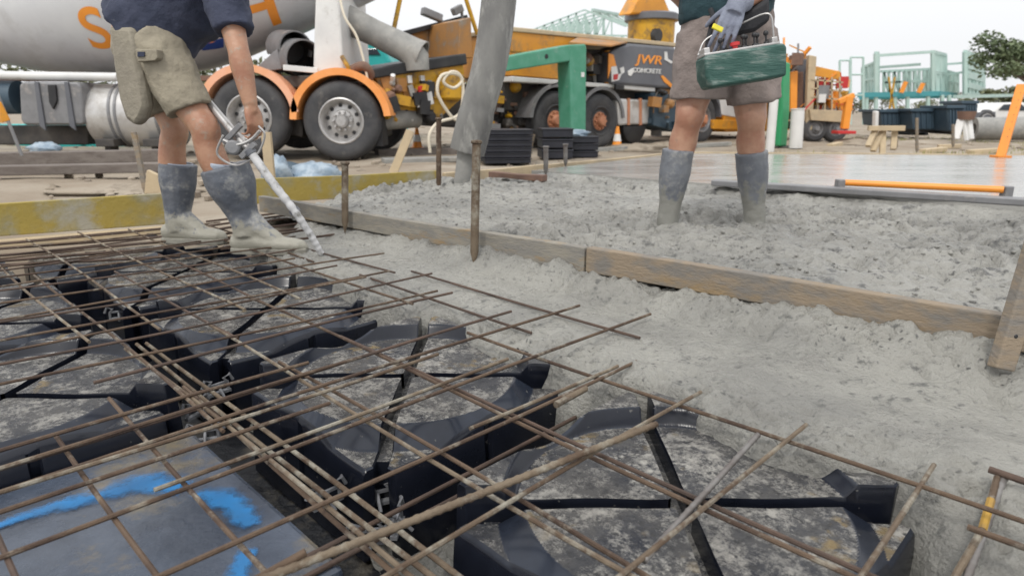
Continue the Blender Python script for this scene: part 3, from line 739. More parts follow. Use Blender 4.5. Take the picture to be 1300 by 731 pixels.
for v, u0, u1, z, m in [(0.34, -3.7, -1.9, 0.018, 'rust_pale'), (0.53, -3.75, -1.9, 0.018, 'rust_pale'), (0.74, -3.75, -1.9, 0.018, 'rust_pale'), (0.95, -3.7, -1.9, 0.016, 'rust_pale'), (1.16, -3.6, -1.6, 0.016, 'rust'),
                        (0.419, -2.95, -1.2, 0.004, 'rust'), (0.64, -2.8, -1.7, 0.004, 'rust_dark'), (0.86, -3.0, -1.9, 0.004, 'rust_dark'), (0.14, -3.6, -2.0, 0.018, 'rust'), (1.36, -3.2, -2.0, 0.01, 'rust_dark'), (1.28, -3.6, -2.4, 0.01, 'rust'), (-0.06, -3.6, -2.2, 0.018, 'rust_pale')]:
    bar_geo(MB(), UV(u0, v, z), UV(u1, v + random.uniform(-.02, .02), z), RB).build('bar', M[m], far_sheet, smooth=True)
for i, u in enumerate([-1.70, -1.87, -1.99, -2.05, -2.256, -2.30, -2.488, -2.66, -2.746, -2.90, -3.05, -3.12, -3.26, -3.36, -3.50, -3.62]):
    m = ['rust', 'rust_dark', 'rust'][i % 3]
    v1 = [1.30, 1.42, 1.22, 1.36, 1.25, 1.5, 1.2, 1.35][i % 8]
    bar_geo(MB(), UV(u - 0.03, -0.5, 0.026), UV(u + 0.05, v1, 0.024), 0.0037, 0.010).build('bar', M[m], far_sheet, smooth=True)

def loose(a, b, r, m, lab, rib=False, group=None, wob=0.003):
    return tag(bar_geo(MB(), a, b, r, wob, 9, rib).build('rebar', M[m], smooth=True if not rib else 'all'), lab, 'rebar', group)
loose(AZ(300, 748, 0.02), AZ(832, 538, 0.03), 0.0062, 'rust_pale', 'thick loose reinforcing bar lying diagonally over the mesh at bottom centre', True)
loose(AZ(1214, 760, -0.08), AZ(1273, 604, 0.005), 0.0062, 'bar_grey', 'grey ribbed bar at bottom right, right one of a pair', True)
tb = thing('rebar', 'bar with a yellow painted stretch at bottom right, left one of a pair', 'rebar', AZ(1225, 731, -0.06))
bar_geo(MB(), AZ(1196, 760, -0.08), AZ(1247, 672, -0.03), 0.0055, 0).build('bar', M['rust_pale'], tb, smooth=True)
bar_geo(MB(), AZ(1247, 672, -0.03), AZ(1258, 634, -0.008), 0.0062, 0).build('bar', M['bar_yellow'], tb, smooth=True, label='yellow painted stretch')
bar_geo(MB(), AZ(1258, 634, -0.008), AZ(1266, 606, 0.004), 0.0055, 0).build('bar', M['rust_pale'], tb, smooth=True)
loose(AZ(1255, 596, 0.012), AZ(1330, 622, 0.012), 0.006, 'rust_dark', 'dark rusty bar across the top of the pair at right edge')
loose(AZ(1228, 668, 0.0), AZ(1330, 705, 0.0), 0.005, 'rust', 'rusty bar crossing the pair low at right edge')
loose(AZ(820, 710, 0.004), AZ(962, 552, 0.006), 0.0052, 'bar_grey', 'grey ribbed bar lying on the nearest void former', True)
loose(AZ(704, 513, 0.0), AZ(742, 492, 0.0), 0.0075, 'rust_pale', 'short cut bar end beside the nearest void former')
loose(AZ(300, 748, 0.0), AZ(388, 700, 0.03), 0.0055, 'rust', 'loose bar under the thick diagonal one at bottom edge')
for k, (v, lab) in enumerate(((0.535, 'trench bar low beside the middle void former, left one of two'), (0.565, 'trench bar low beside the middle void former, right one of two'))):
    loose(UV(-2.2, v, -0.11), UV(-0.4, v, -0.12), 0.0055, 'rust_pale', lab, False, 'trench bars')
for k, (u, lab) in enumerate(((-0.93, 'trench bar in the gap right of the middle void former, near one'), (-0.88, 'trench bar in the gap right of the middle void former, far one'))):
    loose(UV(u, -0.1, -0.14), UV(u, 1.15, -0.13), 0.005, 'rust_dark', lab, False, 'trench bars')
# bundle of dark bars behind the near boot, at the end of the plank
for k in range(7):
    y0 = 268 + k * 5.5
    loose(AZ(262 + k * 3, y0 + 14, 0.0), AZ(400 + k * 4 - (k % 3) * 14, y0 - 4, 0.012), 0.006, 'rust_dark', 'dark rusty bar in the bundle behind the near boot at the plank end', False, 'bundle of dark bars behind the boots', 0.006)
for k in range(5):
    y0 = 303 + k * 6
    loose(AZ(-30, y0 + 8 + k, 0.0), AZ(205 + 6 * k, y0 - 12 + 2 * k, 0.01), 0.006, 'rust_dark', 'dark bar lying along the foot of the yellow board at left', False, 'bars along the yellow board', 0.006)

# ================================================================== FORMWORK
def plank_pts(px, py, z): return AZ(px, py, z)
pa, pj, pe = Vector((-1.46, 3.765, 0)), Vector((0.262, 2.295, 0)), Vector((2.3, 0.565, 0))
pdir = (pe - pj).normalized(); pn = Vector((-pdir.y, pdir.x, 0))
def board(name, a, b, z0, z1, th, m, lab, cat='board', bev=0.004, group=None, bow=0.0):
    a, b = Vector((a[0], a[1], 0)), Vector((b[0], b[1], 0))
    d = (b - a).normalized(); nrm = Vector((-d.y, d.x, 0))
    mb = MB(); n = 14; L = (b - a).length
    P = []
    for i in range(n + 1):
        t_ = i / n; c = a.lerp(b, t_) + nrm * bow * math.sin(math.pi * t_)
        zt = z1 + 0.003 * math.sin(7 * t_ + 1); zb = z0 + 0.003 * math.sin(5 * t_)
        P += [c + Vector((0, 0, zb)), c + nrm * th + Vector((0, 0, zb)), c + nrm * th + Vector((0, 0, zt)), c + Vector((0, 0, zt))]
    fs = [(0, 1, 2, 3), (4 * n + 3, 4 * n + 2, 4 * n + 1, 4 * n)]
    for i in range(n):
        for k in range(4):
            fs.append((4 * i + k, 4 * i + (k + 1) % 4, 4 * i + 4 + (k + 1) % 4, 4 * i + 4 + k))
    mb.add(P, fs)
    return tag(mb.build(name, m, bevel=bev), lab, cat, group)
board('timber_plank', pa, pj - pdir * 0.004, 0.034, 0.122, 0.038, M['plank_grey'], 'cement grey timber plank edging the raw concrete, left half up to the joint', 'plank')
board('timber_plank', pj + pdir * 0.004, pe, 0.036, 0.124, 0.038, M['plank'], 'weathered brown timber plank edging the raw concrete, right half to the frame edge', 'plank')
dA = (BA1 - BA0).normalized()
board('form_board', BA0 - dA * 1.3, BA1 + dA * 0.06, -0.002, 0.16, 0.03, M['yellow_board'], 'yellow form board with pale cement smears at far left of the mesh', 'board')
board('form_rail', BA0 - dA * 1.3 + Vector((0.03, -0.05, 0)), BA1 + dA * 0.2 + Vector((0.03, -0.05, 0)), -0.05, -0.012, 0.05, M['pale_timber'], 'pale timber rail along the foot of the left yellow form board', 'rail')
mb = MB()
q1, q2 = AP(188, 250, BA0 - nA * 0.004, nA), AP(198, 250, BA0 - nA * 0.004, nA)
dBv = (B1 - B0).normalized()
board('form_board', B0 - dBv * 0.10, B1 + dBv * 0.25, 0.0, 0.162, 0.03, M['yellow_board'], 'yellow form board behind the boots and the steel peg, running to the hose', 'board')
board('form_board', B1 + dBv * 0.28, Vector((0.30, 5.80, 0)), 0.0, 0.142, 0.035, M['pale_timber'], 'pale form board behind the hose end, along the slab edge', 'board')
board('form_board', Vector((0.34, 5.86, 0)), Vector((1.93, 7.69, 0)), -0.02, 0.135, 0.035, M['pale_timber'], 'pale form board along the far left edge of the finished slab', 'board')
board('form_board', Vector((1.98, 7.70, 0)), Vector((9.5, 7.02, 0)), -0.02, 0.130, 0.04, M['pale_timber'], 'pale form board along the far edge of the finished slab', 'board')
board('loose_plank', AZ(620, 221, 0.13), AZ(688, 226, 0.13), 0.105, 0.145, 0.07, M['reddish_timber'], 'short reddish plank lying on the raw concrete by the small pegs', 'plank')

def peg(name, a, b, r, m, lab, head=True, group=None, rust_rings=True):
    a, b = Vector(a), Vector(b); mb = MB()
    d = (a - b).normalized()
    prof = [(0.35 * r, 0), (r, 0.04), ((b - a).length * 0.5 and r, (b - a).length * 0.5), (r, (b - a).length - 0.012)]
    if head: prof += [(r * 1.05, (b - a).length - 0.012), (r * 1.35, (b - a).length - 0.008), (r * 1.35, (b - a).length - 0.001), (r * 1.1, (b - a).length + 0.003), (0.001, (b - a).length + 0.004)]
    else: prof += [(0.001, (b - a).length - 0.012)]
    mb.lathe(b, d, [(0.001, -0.02)] + prof, 14)
    return tag(mb.build(name, m, smooth=True), lab, 'peg', group)
PEG = 'rusty steel form pegs'
peg('steel_peg', AY(438, 206, 3.17), AY(438, 292, 3.155), 0.0165, M['rust_pale'], 'rusty steel peg against the grey plank, near the yellow board', group=PEG)
peg('steel_peg', AY(605, 179, 2.57), AY(602, 333, 2.545), 0.0165, M['rust_pale'], 'tall rusty steel peg against the plank, in front of the hose end', group=PEG)
peg('steel_peg', AY(557, 150, 4.30), AY(557, 240, 4.30), 0.017, M['rust'], 'slim rusty steel peg standing in raw concrete left of the hose', group=PEG)
peg('steel_peg', AY(693, 186, 5.15), AY(693, 222, 5.15), 0.019, M['bar_grey'], 'short grey peg with a flat head by the reddish plank', group=PEG)
peg('steel_peg', AY(718, 183, 5.95), AY(718, 211, 5.95), 0.019, M['bar_grey'], 'short grey peg in front of the black crates, behind the flat headed one', group=PEG)

def stake(a, b, w, th, m, lab, name='timber_stake', point=True, group=None, rot=0.0):
    a, b = Vector(a), Vector(b); mb = MB(); d = (b - a).normalized()
    x = d.cross(Vector((0, 1, 0))).normalized(); y = x.cross(d)
    x, y = x * math.cos(rot) + y * math.sin(rot), y * math.cos(rot) - x * math.sin(rot)
    ring = lambda c, k: [c + x * (i * w / 2 * k) + y * (j * th / 2 * k) for i, j in ((-1, -1), (1, -1), (1, 1), (-1, 1))]
    L = (b - a).length
    rings = [ring(a, 1), ring(a + d * (L - (0.05 if point else 0.001)), 1), ring(b, 0.55 if point else 1)]
    vs2 = sum(rings, []); fs = [(3, 2, 1, 0), (8, 9, 10, 11)]
    for i in range(2):
        for k in range(4): fs.append((4 * i + k, 4 * i + (k + 1) % 4, 4 * i + 4 + (k + 1) % 4, 4 * i + 4 + k))
    mb.add(vs2, fs)
    return mb, tag(mb.build(name, m, bevel=0.003), lab, 'stake', group)
rs_ = thing('timber_stake', 'weathered timber stake with nail holes leaning on the plank at right edge', 'stake', AY(1270, 465, 1.44))
mbs = MB()
a_, b_ = AY(1330, 270, 1.475), AY(1270, 468, 1.415)
mbs.bar(a_, b_, 0.047, 0.032, (0, 1, 0)); mbs.build('post', M['plank'], rs_, bevel=0.004)
for px, py in ((1291, 378), (1277, 424)):
    c = AY(px, py, 1.40)
    dd = (b_ - a_).normalized()
    k = (c - a_).dot(dd)
    cc = a_ + dd * k
    xx = dd.cross(Vector((0, 1, 0))).normalized(); nn = xx.cross(dd).normalized()
    if nn.y > 0: nn = -nn
    MB().lathe(cc + nn * 0.0165, nn, [(0.0001, 0.0012), (0.0035, 0.001), (0.0055, -0.001)], 12).build('nail_hole', M['black'], rs_)
stake(AY(170, 168, 4.6), AY(186, 247, 4.55), 0.032, 0.03, M['plank'], 'thin grey brown stake behind the left yellow board')
mb = MB()
wp = [AY(186, 216, 4.35), AY(199, 222, 4.35), AY(207, 246, 4.35), AY(183, 246, 4.35)]
mb.prism(wp, (0, 0.04, 0)); tag(mb.build('timber_wedge', M['pale_timber'], bevel=0.003), 'pale pine wedge bracing the yellow board behind the trailing boot', 'wedge')
stake(AY(338, 168, 4.45), AY(344, 232, 4.45), 0.06, 0.035, M['pale_timber'], 'short pale pine stake behind the hand of the man in navy', point=False)
stake(AY(521, 166, 6.2), AY(499, 220, 6.15), 0.075, 0.04, M['pale_timber'], 'tilted yellowish timber block behind the far yellow board', point=False)

# ================================================================== PEOPLE
def finger(mb, base, d, up, lens, r, curl):
    """three phalanges bending by curl (radians per joint) about d x up"""
    d = Vector(d).normalized(); up = Vector(up).normalized(); ax = d.cross(up).normalized()
    p = Vector(base); pts = [(p - d * 0.018, r * 1.05), (p, r * 1.1)]
    for i, L in enumerate(lens):
        d = Matrix.Rotation(curl[i], 3, ax) @ d
        p = p + d * L
        pts.append((p, r * (1.0 - 0.08 * (i + 1))))
    mb.tube([a for a, _ in pts], [b for _, b in pts], 10)
    mb.ball(pts[-1][0], pts[-1][1] * 1.0, n=10)

def hand(mb, wrist, d, palm_n, size=1.0, curl=0.5, thumb_side=1, spread=0.06):
    """wrist point, direction to the fingers, palm normal (the side the fingers close to)"""
    d = Vector(d).normalized(); n = Vector(palm_n); n = (n - d * n.dot(d)).normalized(); s_ = d.cross(n).normalized() * thumb_side
    w = Vector(wrist); k = size
    for i in range(4):
        off = (0.030 - 0.020 * i) * k
        a = w + d * 0.01 * k + s_ * off * 0.7; b = w + d * (0.088 - 0.006 * abs(i - 1)) * k + s_ * off
        mb.tube([a, a.lerp(b, 0.5), b], [0.013 * k, 0.0145 * k, 0.0115 * k], 10)
    mb.tube([w - d * 0.03 * k, w, w + d * 0.03 * k], [0.024 * k, 0.025 * k, 0.024 * k], 14, ell=[1, 1, 1])
    L = [(0.042, 0.025, 0.020), (0.046, 0.029, 0.021), (0.043, 0.027, 0.021), (0.034, 0.021, 0.018)]
    for i in range(4):
        off = (0.030 - 0.020 * i) * k
        dd = (d + s_ * (spread * (1.5 - i))).normalized()
        finger(mb, w + d * (0.088 - 0.006 * abs(i - 1)) * k + s_ * off, dd, n, [q * k for q in L[i]], 0.0085 * k, [curl * c for c in (0.8, 1.1, 0.9)])
    td = (d * 0.65 + s_ * 0.65 + n * 0.35).normalized()
    finger(mb, w + d * 0.025 * k + s_ * 0.030 * k, td, n - s_ * 0.4, [0.036 * k, 0.030 * k, 0.022 * k], 0.0100 * k, [0.15, curl * 0.7, curl * 0.6])

def head_geo(mb, c, face, up, k=1.0):
    face = Vector(face).normalized(); up = Vector(up); up = (up - face * up.dot(face)).normalized(); sd = face.cross(up)
    rot = Matrix((sd, face, up)).transposed()
    L = lambda x, y, z: Vector(c) + rot @ Vector((x, y, z)) * k
    mb.ball(L(0, -0.012, 0.03), 0.098 * k, (0.80, 1.0, 0.95), rot, 20)
    mb.ball(L(0, 0.02, -0.045), 0.068 * k, (0.86, 0.95, 1.05), rot, 18)
    mb.tube([L(0, 0.088, 0.02), L(0, 0.106, -0.012), L(0, 0.098, -0.022)], [0.008 * k, 0.013 * k, 0.010 * k], 10)
    mb.tube([L(-0.02, 0.082, -0.052), L(0.02, 0.082, -0.052)], [0.007 * k, 0.007 * k], 8)
    for s_ in (-1, 1):
        mb.ball(L(0.078 * s_, -0.01, -0.005), 0.026 * k, (0.35, 0.7, 1.1), rot, 12)
        mb.ball(L(0.031 * s_, 0.072, 0.012), 0.013 * k, (1.1, 0.8, 0.8), rot, 10)
    return L, rot

def hair_geo(mb, L, rot, k=1.0):
    mb.ball(L(0, -0.022, 0.05), 0.100 * k, (0.84, 1.0, 0.92), rot, 18)
    mb.ball(L(0, -0.05, 0.0), 0.080 * k, (0.92, 0.8, 1.0), rot, 14)

def boot_obj(parent, top, ankle, heel, toe, r_top, r_ank, m, ground, voxel=0.006):
    """rubber boot: shaft from top to ankle, foot from heel to toe"""
    top, ankle, heel, toe = map(Vector, (top, ankle, heel, toe))
    mb = MB()
    f = (toe - heel); f.z = 0; L = f.length; f.normalize()
    limb(mb, [(top, r_top), (top.lerp(ankle, 0.35), r_top * 0.98), (top.lerp(ankle, 0.75), r_ank * 1.08), (ankle, r_ank), (ankle + Vector((0, 0, -0.05)) + f * 0.005, r_ank * 1.0)], 18)
    g = ground
    ht = lambda t_: 0
    pts = []
    for t_, hgt, wd in ((0.02, 0.060, 0.034), (0.12, 0.085, 0.038), (0.30, 0.085, 0.038), (0.48, 0.070, 0.041), (0.66, 0.058, 0.046), (0.82, 0.054, 0.045), (0.94, 0.046, 0.036), (1.0, 0.032, 0.022)):
        pts.append((heel + f * (L * t_), hgt, wd))
    P, rad, el = [], [], []
    for c, hgt, wd in pts:
        P.append(Vector((c.x, c.y, g + hgt / 2 + 0.012))); rad.append(hgt / 2 + 0.004); el.append(wd / (hgt / 2 + 0.004))
    mb.tube(P, rad, 16, ell=el)
    mb.ball(P[-1] - f * 0.012, 0.026, (1, 1, 0.8)); mb.ball(P[0] + f * 0.012, 0.032)
    limb(mb, [(ankle + Vector((0, 0, 0.02)), r_ank * 0.98), (ankle.lerp(P[4], 0.45) + Vector((0, 0, 0.010)), 0.046), (P[4] + Vector((0, 0, 0.004)), 0.034)], 14)
    b = mb.build('boot', m, parent); remesh(b, voxel, 3, 0.006, 0.05)
    ms = MB()
    out = []
    for t_, wd in ((-0.02, 0.024), (0.05, 0.040), (0.2, 0.043), (0.42, 0.042), (0.62, 0.050), (0.82, 0.050), (0.95, 0.040), (1.03, 0.018)):
        out.append((t_, wd))
    sd = Vector((-f.y, f.x, 0))
    ring = [heel + f * (L * t_) + sd * wd for t_, wd in out] + [heel + f * (L * t_) - sd * wd for t_, wd in out[::-1]]
    ms.prism([Vector((p.x, p.y, g)) for p in ring], (0, 0, 0.026))
    ms.build('sole', M['boot_sole'], b, bevel=0.004)
    return b

# ------------------------------------------------ man in navy, bending to the right over the vibrator
pA = tag(None, '', '') if False else None
def W(px, py, Y): return AY(px, py, Y)
body = MB()
hipR, hipL = W(196, 66, 2.87), W(188, 72, 3.05)
kneeR, ankR = W(259, 163, 2.80), W(308, 280, 2.82)
kneeL, ankL = W(222, 165, 3.00), W(226, 285, 3.02)
pelv, chest = W(192, 42, 2.96), W(262, -40, 2.96)
limb(body, [(hipR, 0.098), (hipR.lerp(kneeR, 0.4), 0.082), (hipR.lerp(kneeR, 0.8), 0.062), (kneeR + Vector((0.004, 0, 0)), 0.060), (kneeR.lerp(ankR, 0.14) + Vector((-0.01, 0, 0)), 0.056), (kneeR.lerp(ankR, 0.36) + Vector((-0.016, 0, 0)), 0.059), (kneeR.lerp(ankR, 0.65), 0.046), (ankR, 0.036), (ankR + Vector((0.03, 0, -0.03)), 0.03)], 18)
limb(body, [(hipL, 0.098), (hipL.lerp(kneeL, 0.4), 0.080), (hipL.lerp(kneeL, 0.8), 0.060), (kneeL, 0.057), (kneeL.lerp(ankL, 0.14) + Vector((-0.012, 0, 0)), 0.055), (kneeL.lerp(ankL, 0.36) + Vector((-0.016, 0, 0)), 0.058), (kneeL.lerp(ankL, 0.65), 0.046), (ankL, 0.038), (ankL + Vector((0.03, 0, -0.06)), 0.036)], 18)
limb(body, [(W(186, 66, 2.96), 0.12), (pelv, 0.145), (W(222, 8, 2.96), 0.125), (chest, 0.135), (W(285, -66, 2.96), 0.12), (W(300, -85, 2.96), 0.06), (W(318, -100, 2.96), 0.055)], 20)
shR, elR, wrR = W(284, -12, 2.80), W(303, 66, 2.72), W(318, 134, 2.70)
limb(body, [(W(272, -40, 2.86), 0.075), (shR, 0.066), (shR.lerp(elR, 0.5), 0.050), (shR.lerp(elR, 0.85), 0.043), (elR, 0.041), (elR.lerp(wrR, 0.25), 0.044), (elR.lerp(wrR, 0.6), 0.037), (wrR, 0.028)], 16)
shL, elL, wrL = W(262, -22, 3.12), W(226, 48, 3.14), W(238, 100, 3.00)
limb(body, [(W(270, -44, 3.05), 0.075), (shL, 0.066), (shL.lerp(elL, 0.5), 0.050), (elL, 0.041), (elL.lerp(wrL, 0.3), 0.043), (wrL, 0.028)], 16)
hand(body, wrR, W(326, 165, 2.70) - wrR, Vector((-0.75, 0.45, -0.3)), 0.98, 0.72, 1)
hand(body, wrL, W(246, 116, 2.94) - wrL, Vector((0.2, -0.9, 0)), 0.98, 0.9, -1)
Lf, rotf = head_geo(body, W(345, -128, 2.96), (0.72, 0, -0.69), (0.69, 0, 0.72))
o = body.build('person', M['skin_tan'])
pA = tag(o, 'man in navy shirt and khaki shorts bending right to guide a vibrator into the concrete', 'person')
remesh(o, 0.006, 5)
hb = MB(); hair_geo(hb, Lf, rotf); remesh(hb.build('hair', M['hair'], pA), 0.008, 2, 0.01, 0.03)
# shirt: back hem over the shorts, loose belly, short sleeves
sh = MB()
limb(sh, [(W(180, 50, 2.96), 0.186), (W(196, 34, 2.96), 0.19), (W(222, 6, 2.96), 0.182), (W(250, -24, 2.96), 0.178), (W(275, -50, 2.96), 0.165), (W(292, -72, 2.96), 0.10)], 24, 5)
limb(sh, [(W(222, 50, 2.96), 0.085), (W(236, 18, 2.96), 0.15), (W(262, -20, 2.96), 0.15)], 18, 4)
limb(sh, [(W(268, -40, 2.88), 0.105), (W(283, -12, 2.80), 0.092), (W(293, 22, 2.765), 0.080), (W(297, 40, 2.75), 0.080)], 16)
limb(sh, [(W(268, -42, 3.04), 0.105), (shL, 0.090), (shL.lerp(elL, 0.55), 0.080)], 16)
sh = sh.build('shirt', M['navy'], pA); remesh(sh, 0.009, 5, 0.028, 0.07)
st = MB()
limb(st, [(W(196, 46, 2.96), 0.150), (W(196, 62, 2.96), 0.160), (W(202, 84, 2.95), 0.145)], 22)
limb(st, [(W(196, 56, 2.88), 0.126), (W(211, 84, 2.85), 0.112), (W(231, 120, 2.825), 0.098), (W(241, 140, 2.82), 0.094)], 20)
limb(st, [(W(188, 60, 3.04), 0.125), (W(196, 100, 3.03), 0.10), (W(207, 146, 3.02), 0.085)], 18)
st = st.build('shorts', M['khaki'], pA); remesh(st, 0.008, 4, 0.024, 0.07)
fl = MB()
fp = [W(136, 32, 2.80), W(166, 34, 2.75), W(172, 70, 2.735), W(181, 110, 2.735), W(185, 134, 2.74), W(181, 150, 2.75), W(171, 161, 2.755), W(158, 152, 2.765), W(150, 126, 2.775), W(143, 84, 2.785)]
fl.prism(fp, (0.01, 0.06, 0)); fl.build('cloth_pouch', M['khaki_dark'], st, bevel=0.02, smooth=True)
pk = MB()
pn_ = [W(171, 62, 2.706), W(199, 63, 2.70), W(200, 74, 2.70), (W(196, 77, 2.70)), W(174, 79, 2.706)]
pk.prism(pn_, (0, 0.05, 0)); pk.build('pocket_flap', M['khaki'], st, bevel=0.004)
pk = MB(); pk.prism([W(174.5, 66, 2.699), W(183, 66, 2.697), W(183, 72, 2.697), W(174.5, 72.5, 2.699)], (0, 0.008, 0)); pk.build('pocket_badge', M['navy'], st)
bo = boot_obj(pA, W(285, 211, 2.81), W(313, 284, 2.83), W(306, 318, 2.82) - Vector((0.03, 0, 0)), W(388, 322, 2.80), 0.102, 0.064, M['boot'], -0.005)
bo = boot_obj(pA, W(226, 208, 3.01), W(226, 278, 3.01), W(216, 306, 3.01) - Vector((0.02, 0, 0)), W(285, 306, 2.97), 0.080, 0.056, M['boot'], 0.005)
for c0, r_ in ((W(284, 203, 2.81), 0.066), (W(226, 203, 3.01), 0.062)):
    sk = MB(); ax_ = Vector((0.12, 0, 1)).normalized()
    sk.lathe(c0 - ax_ * 0.04, ax_, [(r_ * 0.9, 0), (r_, 0.012), (r_ * 1.03, 0.022), (r_ * 1.0, 0.027), (r_ * 0.92, 0.025)], 22)
    sk.build('sock', M['sock'], pA, smooth='all')

# ------------------------------------------------ man with the remote control, standing in the concrete
body = MB()
Yb = 3.00
def leg(hip, knee, ank, mb, kx=0.0):
    hip, knee, ank = map(Vector, (hip, knee, ank))
    limb(mb, [(hip, 0.098), (hip.lerp(knee, 0.45), 0.088), (hip.lerp(knee, 0.82), 0.069), (knee + Vector((0, -0.008, 0)), 0.064), (knee.lerp(ank, 0.14), 0.057), (knee.lerp(ank, 0.34) + Vector((0.0, 0.012, 0)), 0.062), (knee.lerp(ank, 0.6), 0.049), (ank, 0.036), (ank + Vector((0, 0, -0.03)), 0.03)], 18)
leg(W(893, 66, Yb), W(875, 148, 2.97), W(854, 246, 2.995), body)
leg(W(949, 64, Yb), W(953, 150, 2.97), W(956, 246, 2.995), body)
limb(body, [(W(921, 62, Yb), 0.125), (W(921, 35, Yb), 0.15), (W(921, -15, Yb), 0.135), (W(922, -75, Yb), 0.15), (W(922, -112, Yb), 0.135), (W(922, -128, Yb), 0.06), (W(922, -150, 2.97), 0.056)], 20)
s1, e1, w1 = W(978, -98, 2.98), W(988, -22, 2.93), W(936, 6, 2.70)
limb(body, [(W(960, -108, Yb), 0.075), (s1, 0.066), (s1.lerp(e1, 0.5), 0.052), (e1, 0.043), (e1.lerp(w1, 0.3), 0.044), (w1, 0.029)], 16)
s2, e2, w2 = W(866, -98, 2.98), W(856, -18, 3.10), W(892, 30, 3.24)
limb(body, [(W(884, -108, Yb), 0.075), (s2, 0.066), (s2.lerp(e2, 0.5), 0.052), (e2, 0.043), (e2.lerp(w2, 0.3), 0.044), (w2, 0.029)], 16)
hand(body, w1, W(918, 50, 2.66) - w1, Vector((0.2, 0.9, -0.1)), 0.94, 0.35, -1)
hand(body, w2, W(915, 45, 3.25) - w2, Vector((0.0, -0.8, 0.0)), 0.94, 0.5, 1)
Lf, rotf = head_geo(body, W(922, -180, 2.96), (0, -0.85, -0.5), (0, -0.5, 0.86))
o = body.build('person', M['skin'])
pB = tag(o, 'man in taupe shorts and grey glove standing in raw concrete with a green remote box', 'person')
remesh(o, 0.006, 5)
hb = MB(); hair_geo(hb, Lf, rotf); remesh(hb.build('hair', M['hair'], pB), 0.008, 2, 0.01, 0.03)
sh = MB()
limb(sh, [(W(921, 26, Yb), 0.172), (W(921, 8, Yb), 0.178), (W(921, -30, Yb), 0.168), (W(922, -78, Yb), 0.178), (W(922, -112, Yb), 0.155), (W(922, -128, Yb), 0.075)], 24, ell=1.12)
limb(sh, [(W(960, -106, Yb), 0.10), (s1, 0.088), (s1.lerp(e1, 0.65), 0.08)], 16)
limb(sh, [(W(884, -106, Yb), 0.10), (s2, 0.088), (s2.lerp(e2, 0.85), 0.08)], 16)
sh = sh.build('shirt', M['teal_cloth'], pB); remesh(sh, 0.009, 5, 0.03, 0.08)
st = MB()
limb(st, [(W(922, 18, Yb), 0.168), (W(922, 46, Yb), 0.176), (W(922, 70, Yb), 0.15)], 24, ell=1.10)
limb(st, [(W(897, 46, Yb), 0.128), (W(890, 86, 2.99), 0.124), (W(888, 112, 2.98), 0.121), (W(887, 126, 2.98), 0.122)], 20)
limb(st, [(W(948, 46, Yb), 0.128), (W(954, 86, 2.99), 0.122), (W(956, 115, 2.98), 0.116), (W(957, 130, 2.98), 0.116)], 20)
st = st.build('shorts', M['taupe'], pB); remesh(st, 0.008, 4, 0.026, 0.09)
def boot_sunk(top, foot, rt, rf, toe_dir):
    mb = MB(); top, foot = Vector(top), Vector(foot)
    limb(mb, [(top, rt), (top.lerp(foot, 0.4), rt * 0.97), (top.lerp(foot, 0.75), rf * 1.02), (foot, rf), (foot + Vector((0, 0, -0.05)), rf)], 18)
    f = Vector(toe_dir).normalized()
    mb.tube([foot - f * 0.06 + Vector((0, 0, -0.07)), foot + f * 0.05 + Vector((0, 0, -0.075)), foot + f * 0.12 + Vector((0, 0, -0.095)), foot + f * 0.17 + Vector((0, 0, -0.11))], [0.045, 0.050, 0.046, 0.03], 14)
    b = mb.build('boot', M['boot_grey'], pB); remesh(b, 0.006, 3, 0.006, 0.05)
boot_sunk(W(861, 190, 2.985), W(848, 278, 3.00), 0.070, 0.050, (-0.25, -1, 0))
boot_sunk(W(954, 193, 2.985), W(958, 276, 3.00), 0.070, 0.050, (0.2, -1, 0))
# glove on the hand that rests on the box
gl = MB()
hand(gl, w1, W(918, 50, 2.66) - w1, Vector((0.2, 0.9, -0.1)), 1.10, 0.35, -1)
limb(gl, [(w1.lerp(e1, 0.16), 0.043), (w1.lerp(e1, 0.05), 0.040), (w1, 0.040), (w1 + (W(918, 50, 2.66) - w1) * 0.3, 0.036)], 16)
gl = gl.build('glove', M['glove'], pB); remesh(gl, 0.004, 2)
tg = MB()
c = W(911, 36, 2.615); dn = (W(918, 50, 2.66) - w1).normalized(); sx_ = dn.cross(Vector((0, -1, 0))).normalized()
tg.box((0, 0, 0), (0.042, 0.010, 0.020)); rot = Matrix((sx_, sx_.cross(dn).normalized(), dn)).transposed()
tg.v = [c + rot @ p for p in tg.v]
tg.build('tag', M['glove_tag'], gl, bevel=0.003)

# ------------------------------------------------ remote control box
rc = thing('remote_control', 'cement smeared green remote control box with levers, hanging from a black waist strap', 'remote control', W(940, 85, 2.70))
c0 = W(940, 82, 2.66)
rx = (W(984, 78, 2.66) - W(896, 92, 2.66)).normalized()
ry = Vector((0.05, 1, -0.05)); ry = (ry - rx * ry.dot(rx)).normalized(); rz = rx.cross(ry); rz = rz if rz.z > 0 else -rz
RM = Matrix((rx, ry, rz)).transposed()
def rbx(mb, c, size): mb.box((0, 0, 0), size); n_ = 8; mb.v[-n_:] = [c0 + RM @ (Vector(c) + p) for p in mb.v[-n_:]]; return mb
mb = MB()
outl = [(-0.152, -0.03), (-0.135, -0.072), (0.150, -0.072), (0.158, 0.03), (0.15, 0.048), (-0.15, 0.048)]
mb.prism([c0 + RM @ Vector((x, -0.06, z)) for x, z in outl], RM @ Vector((0, 0.14, 0))); mb.build('case', M['remote_green'], rc, bevel=0.010, smooth=True)
mb = MB(); rbx(mb, (-0.005, 0.01, 0.052), (0.285, 0.115, 0.010)); mb.build('control_panel', M['alu'], rc, bevel=0.003)
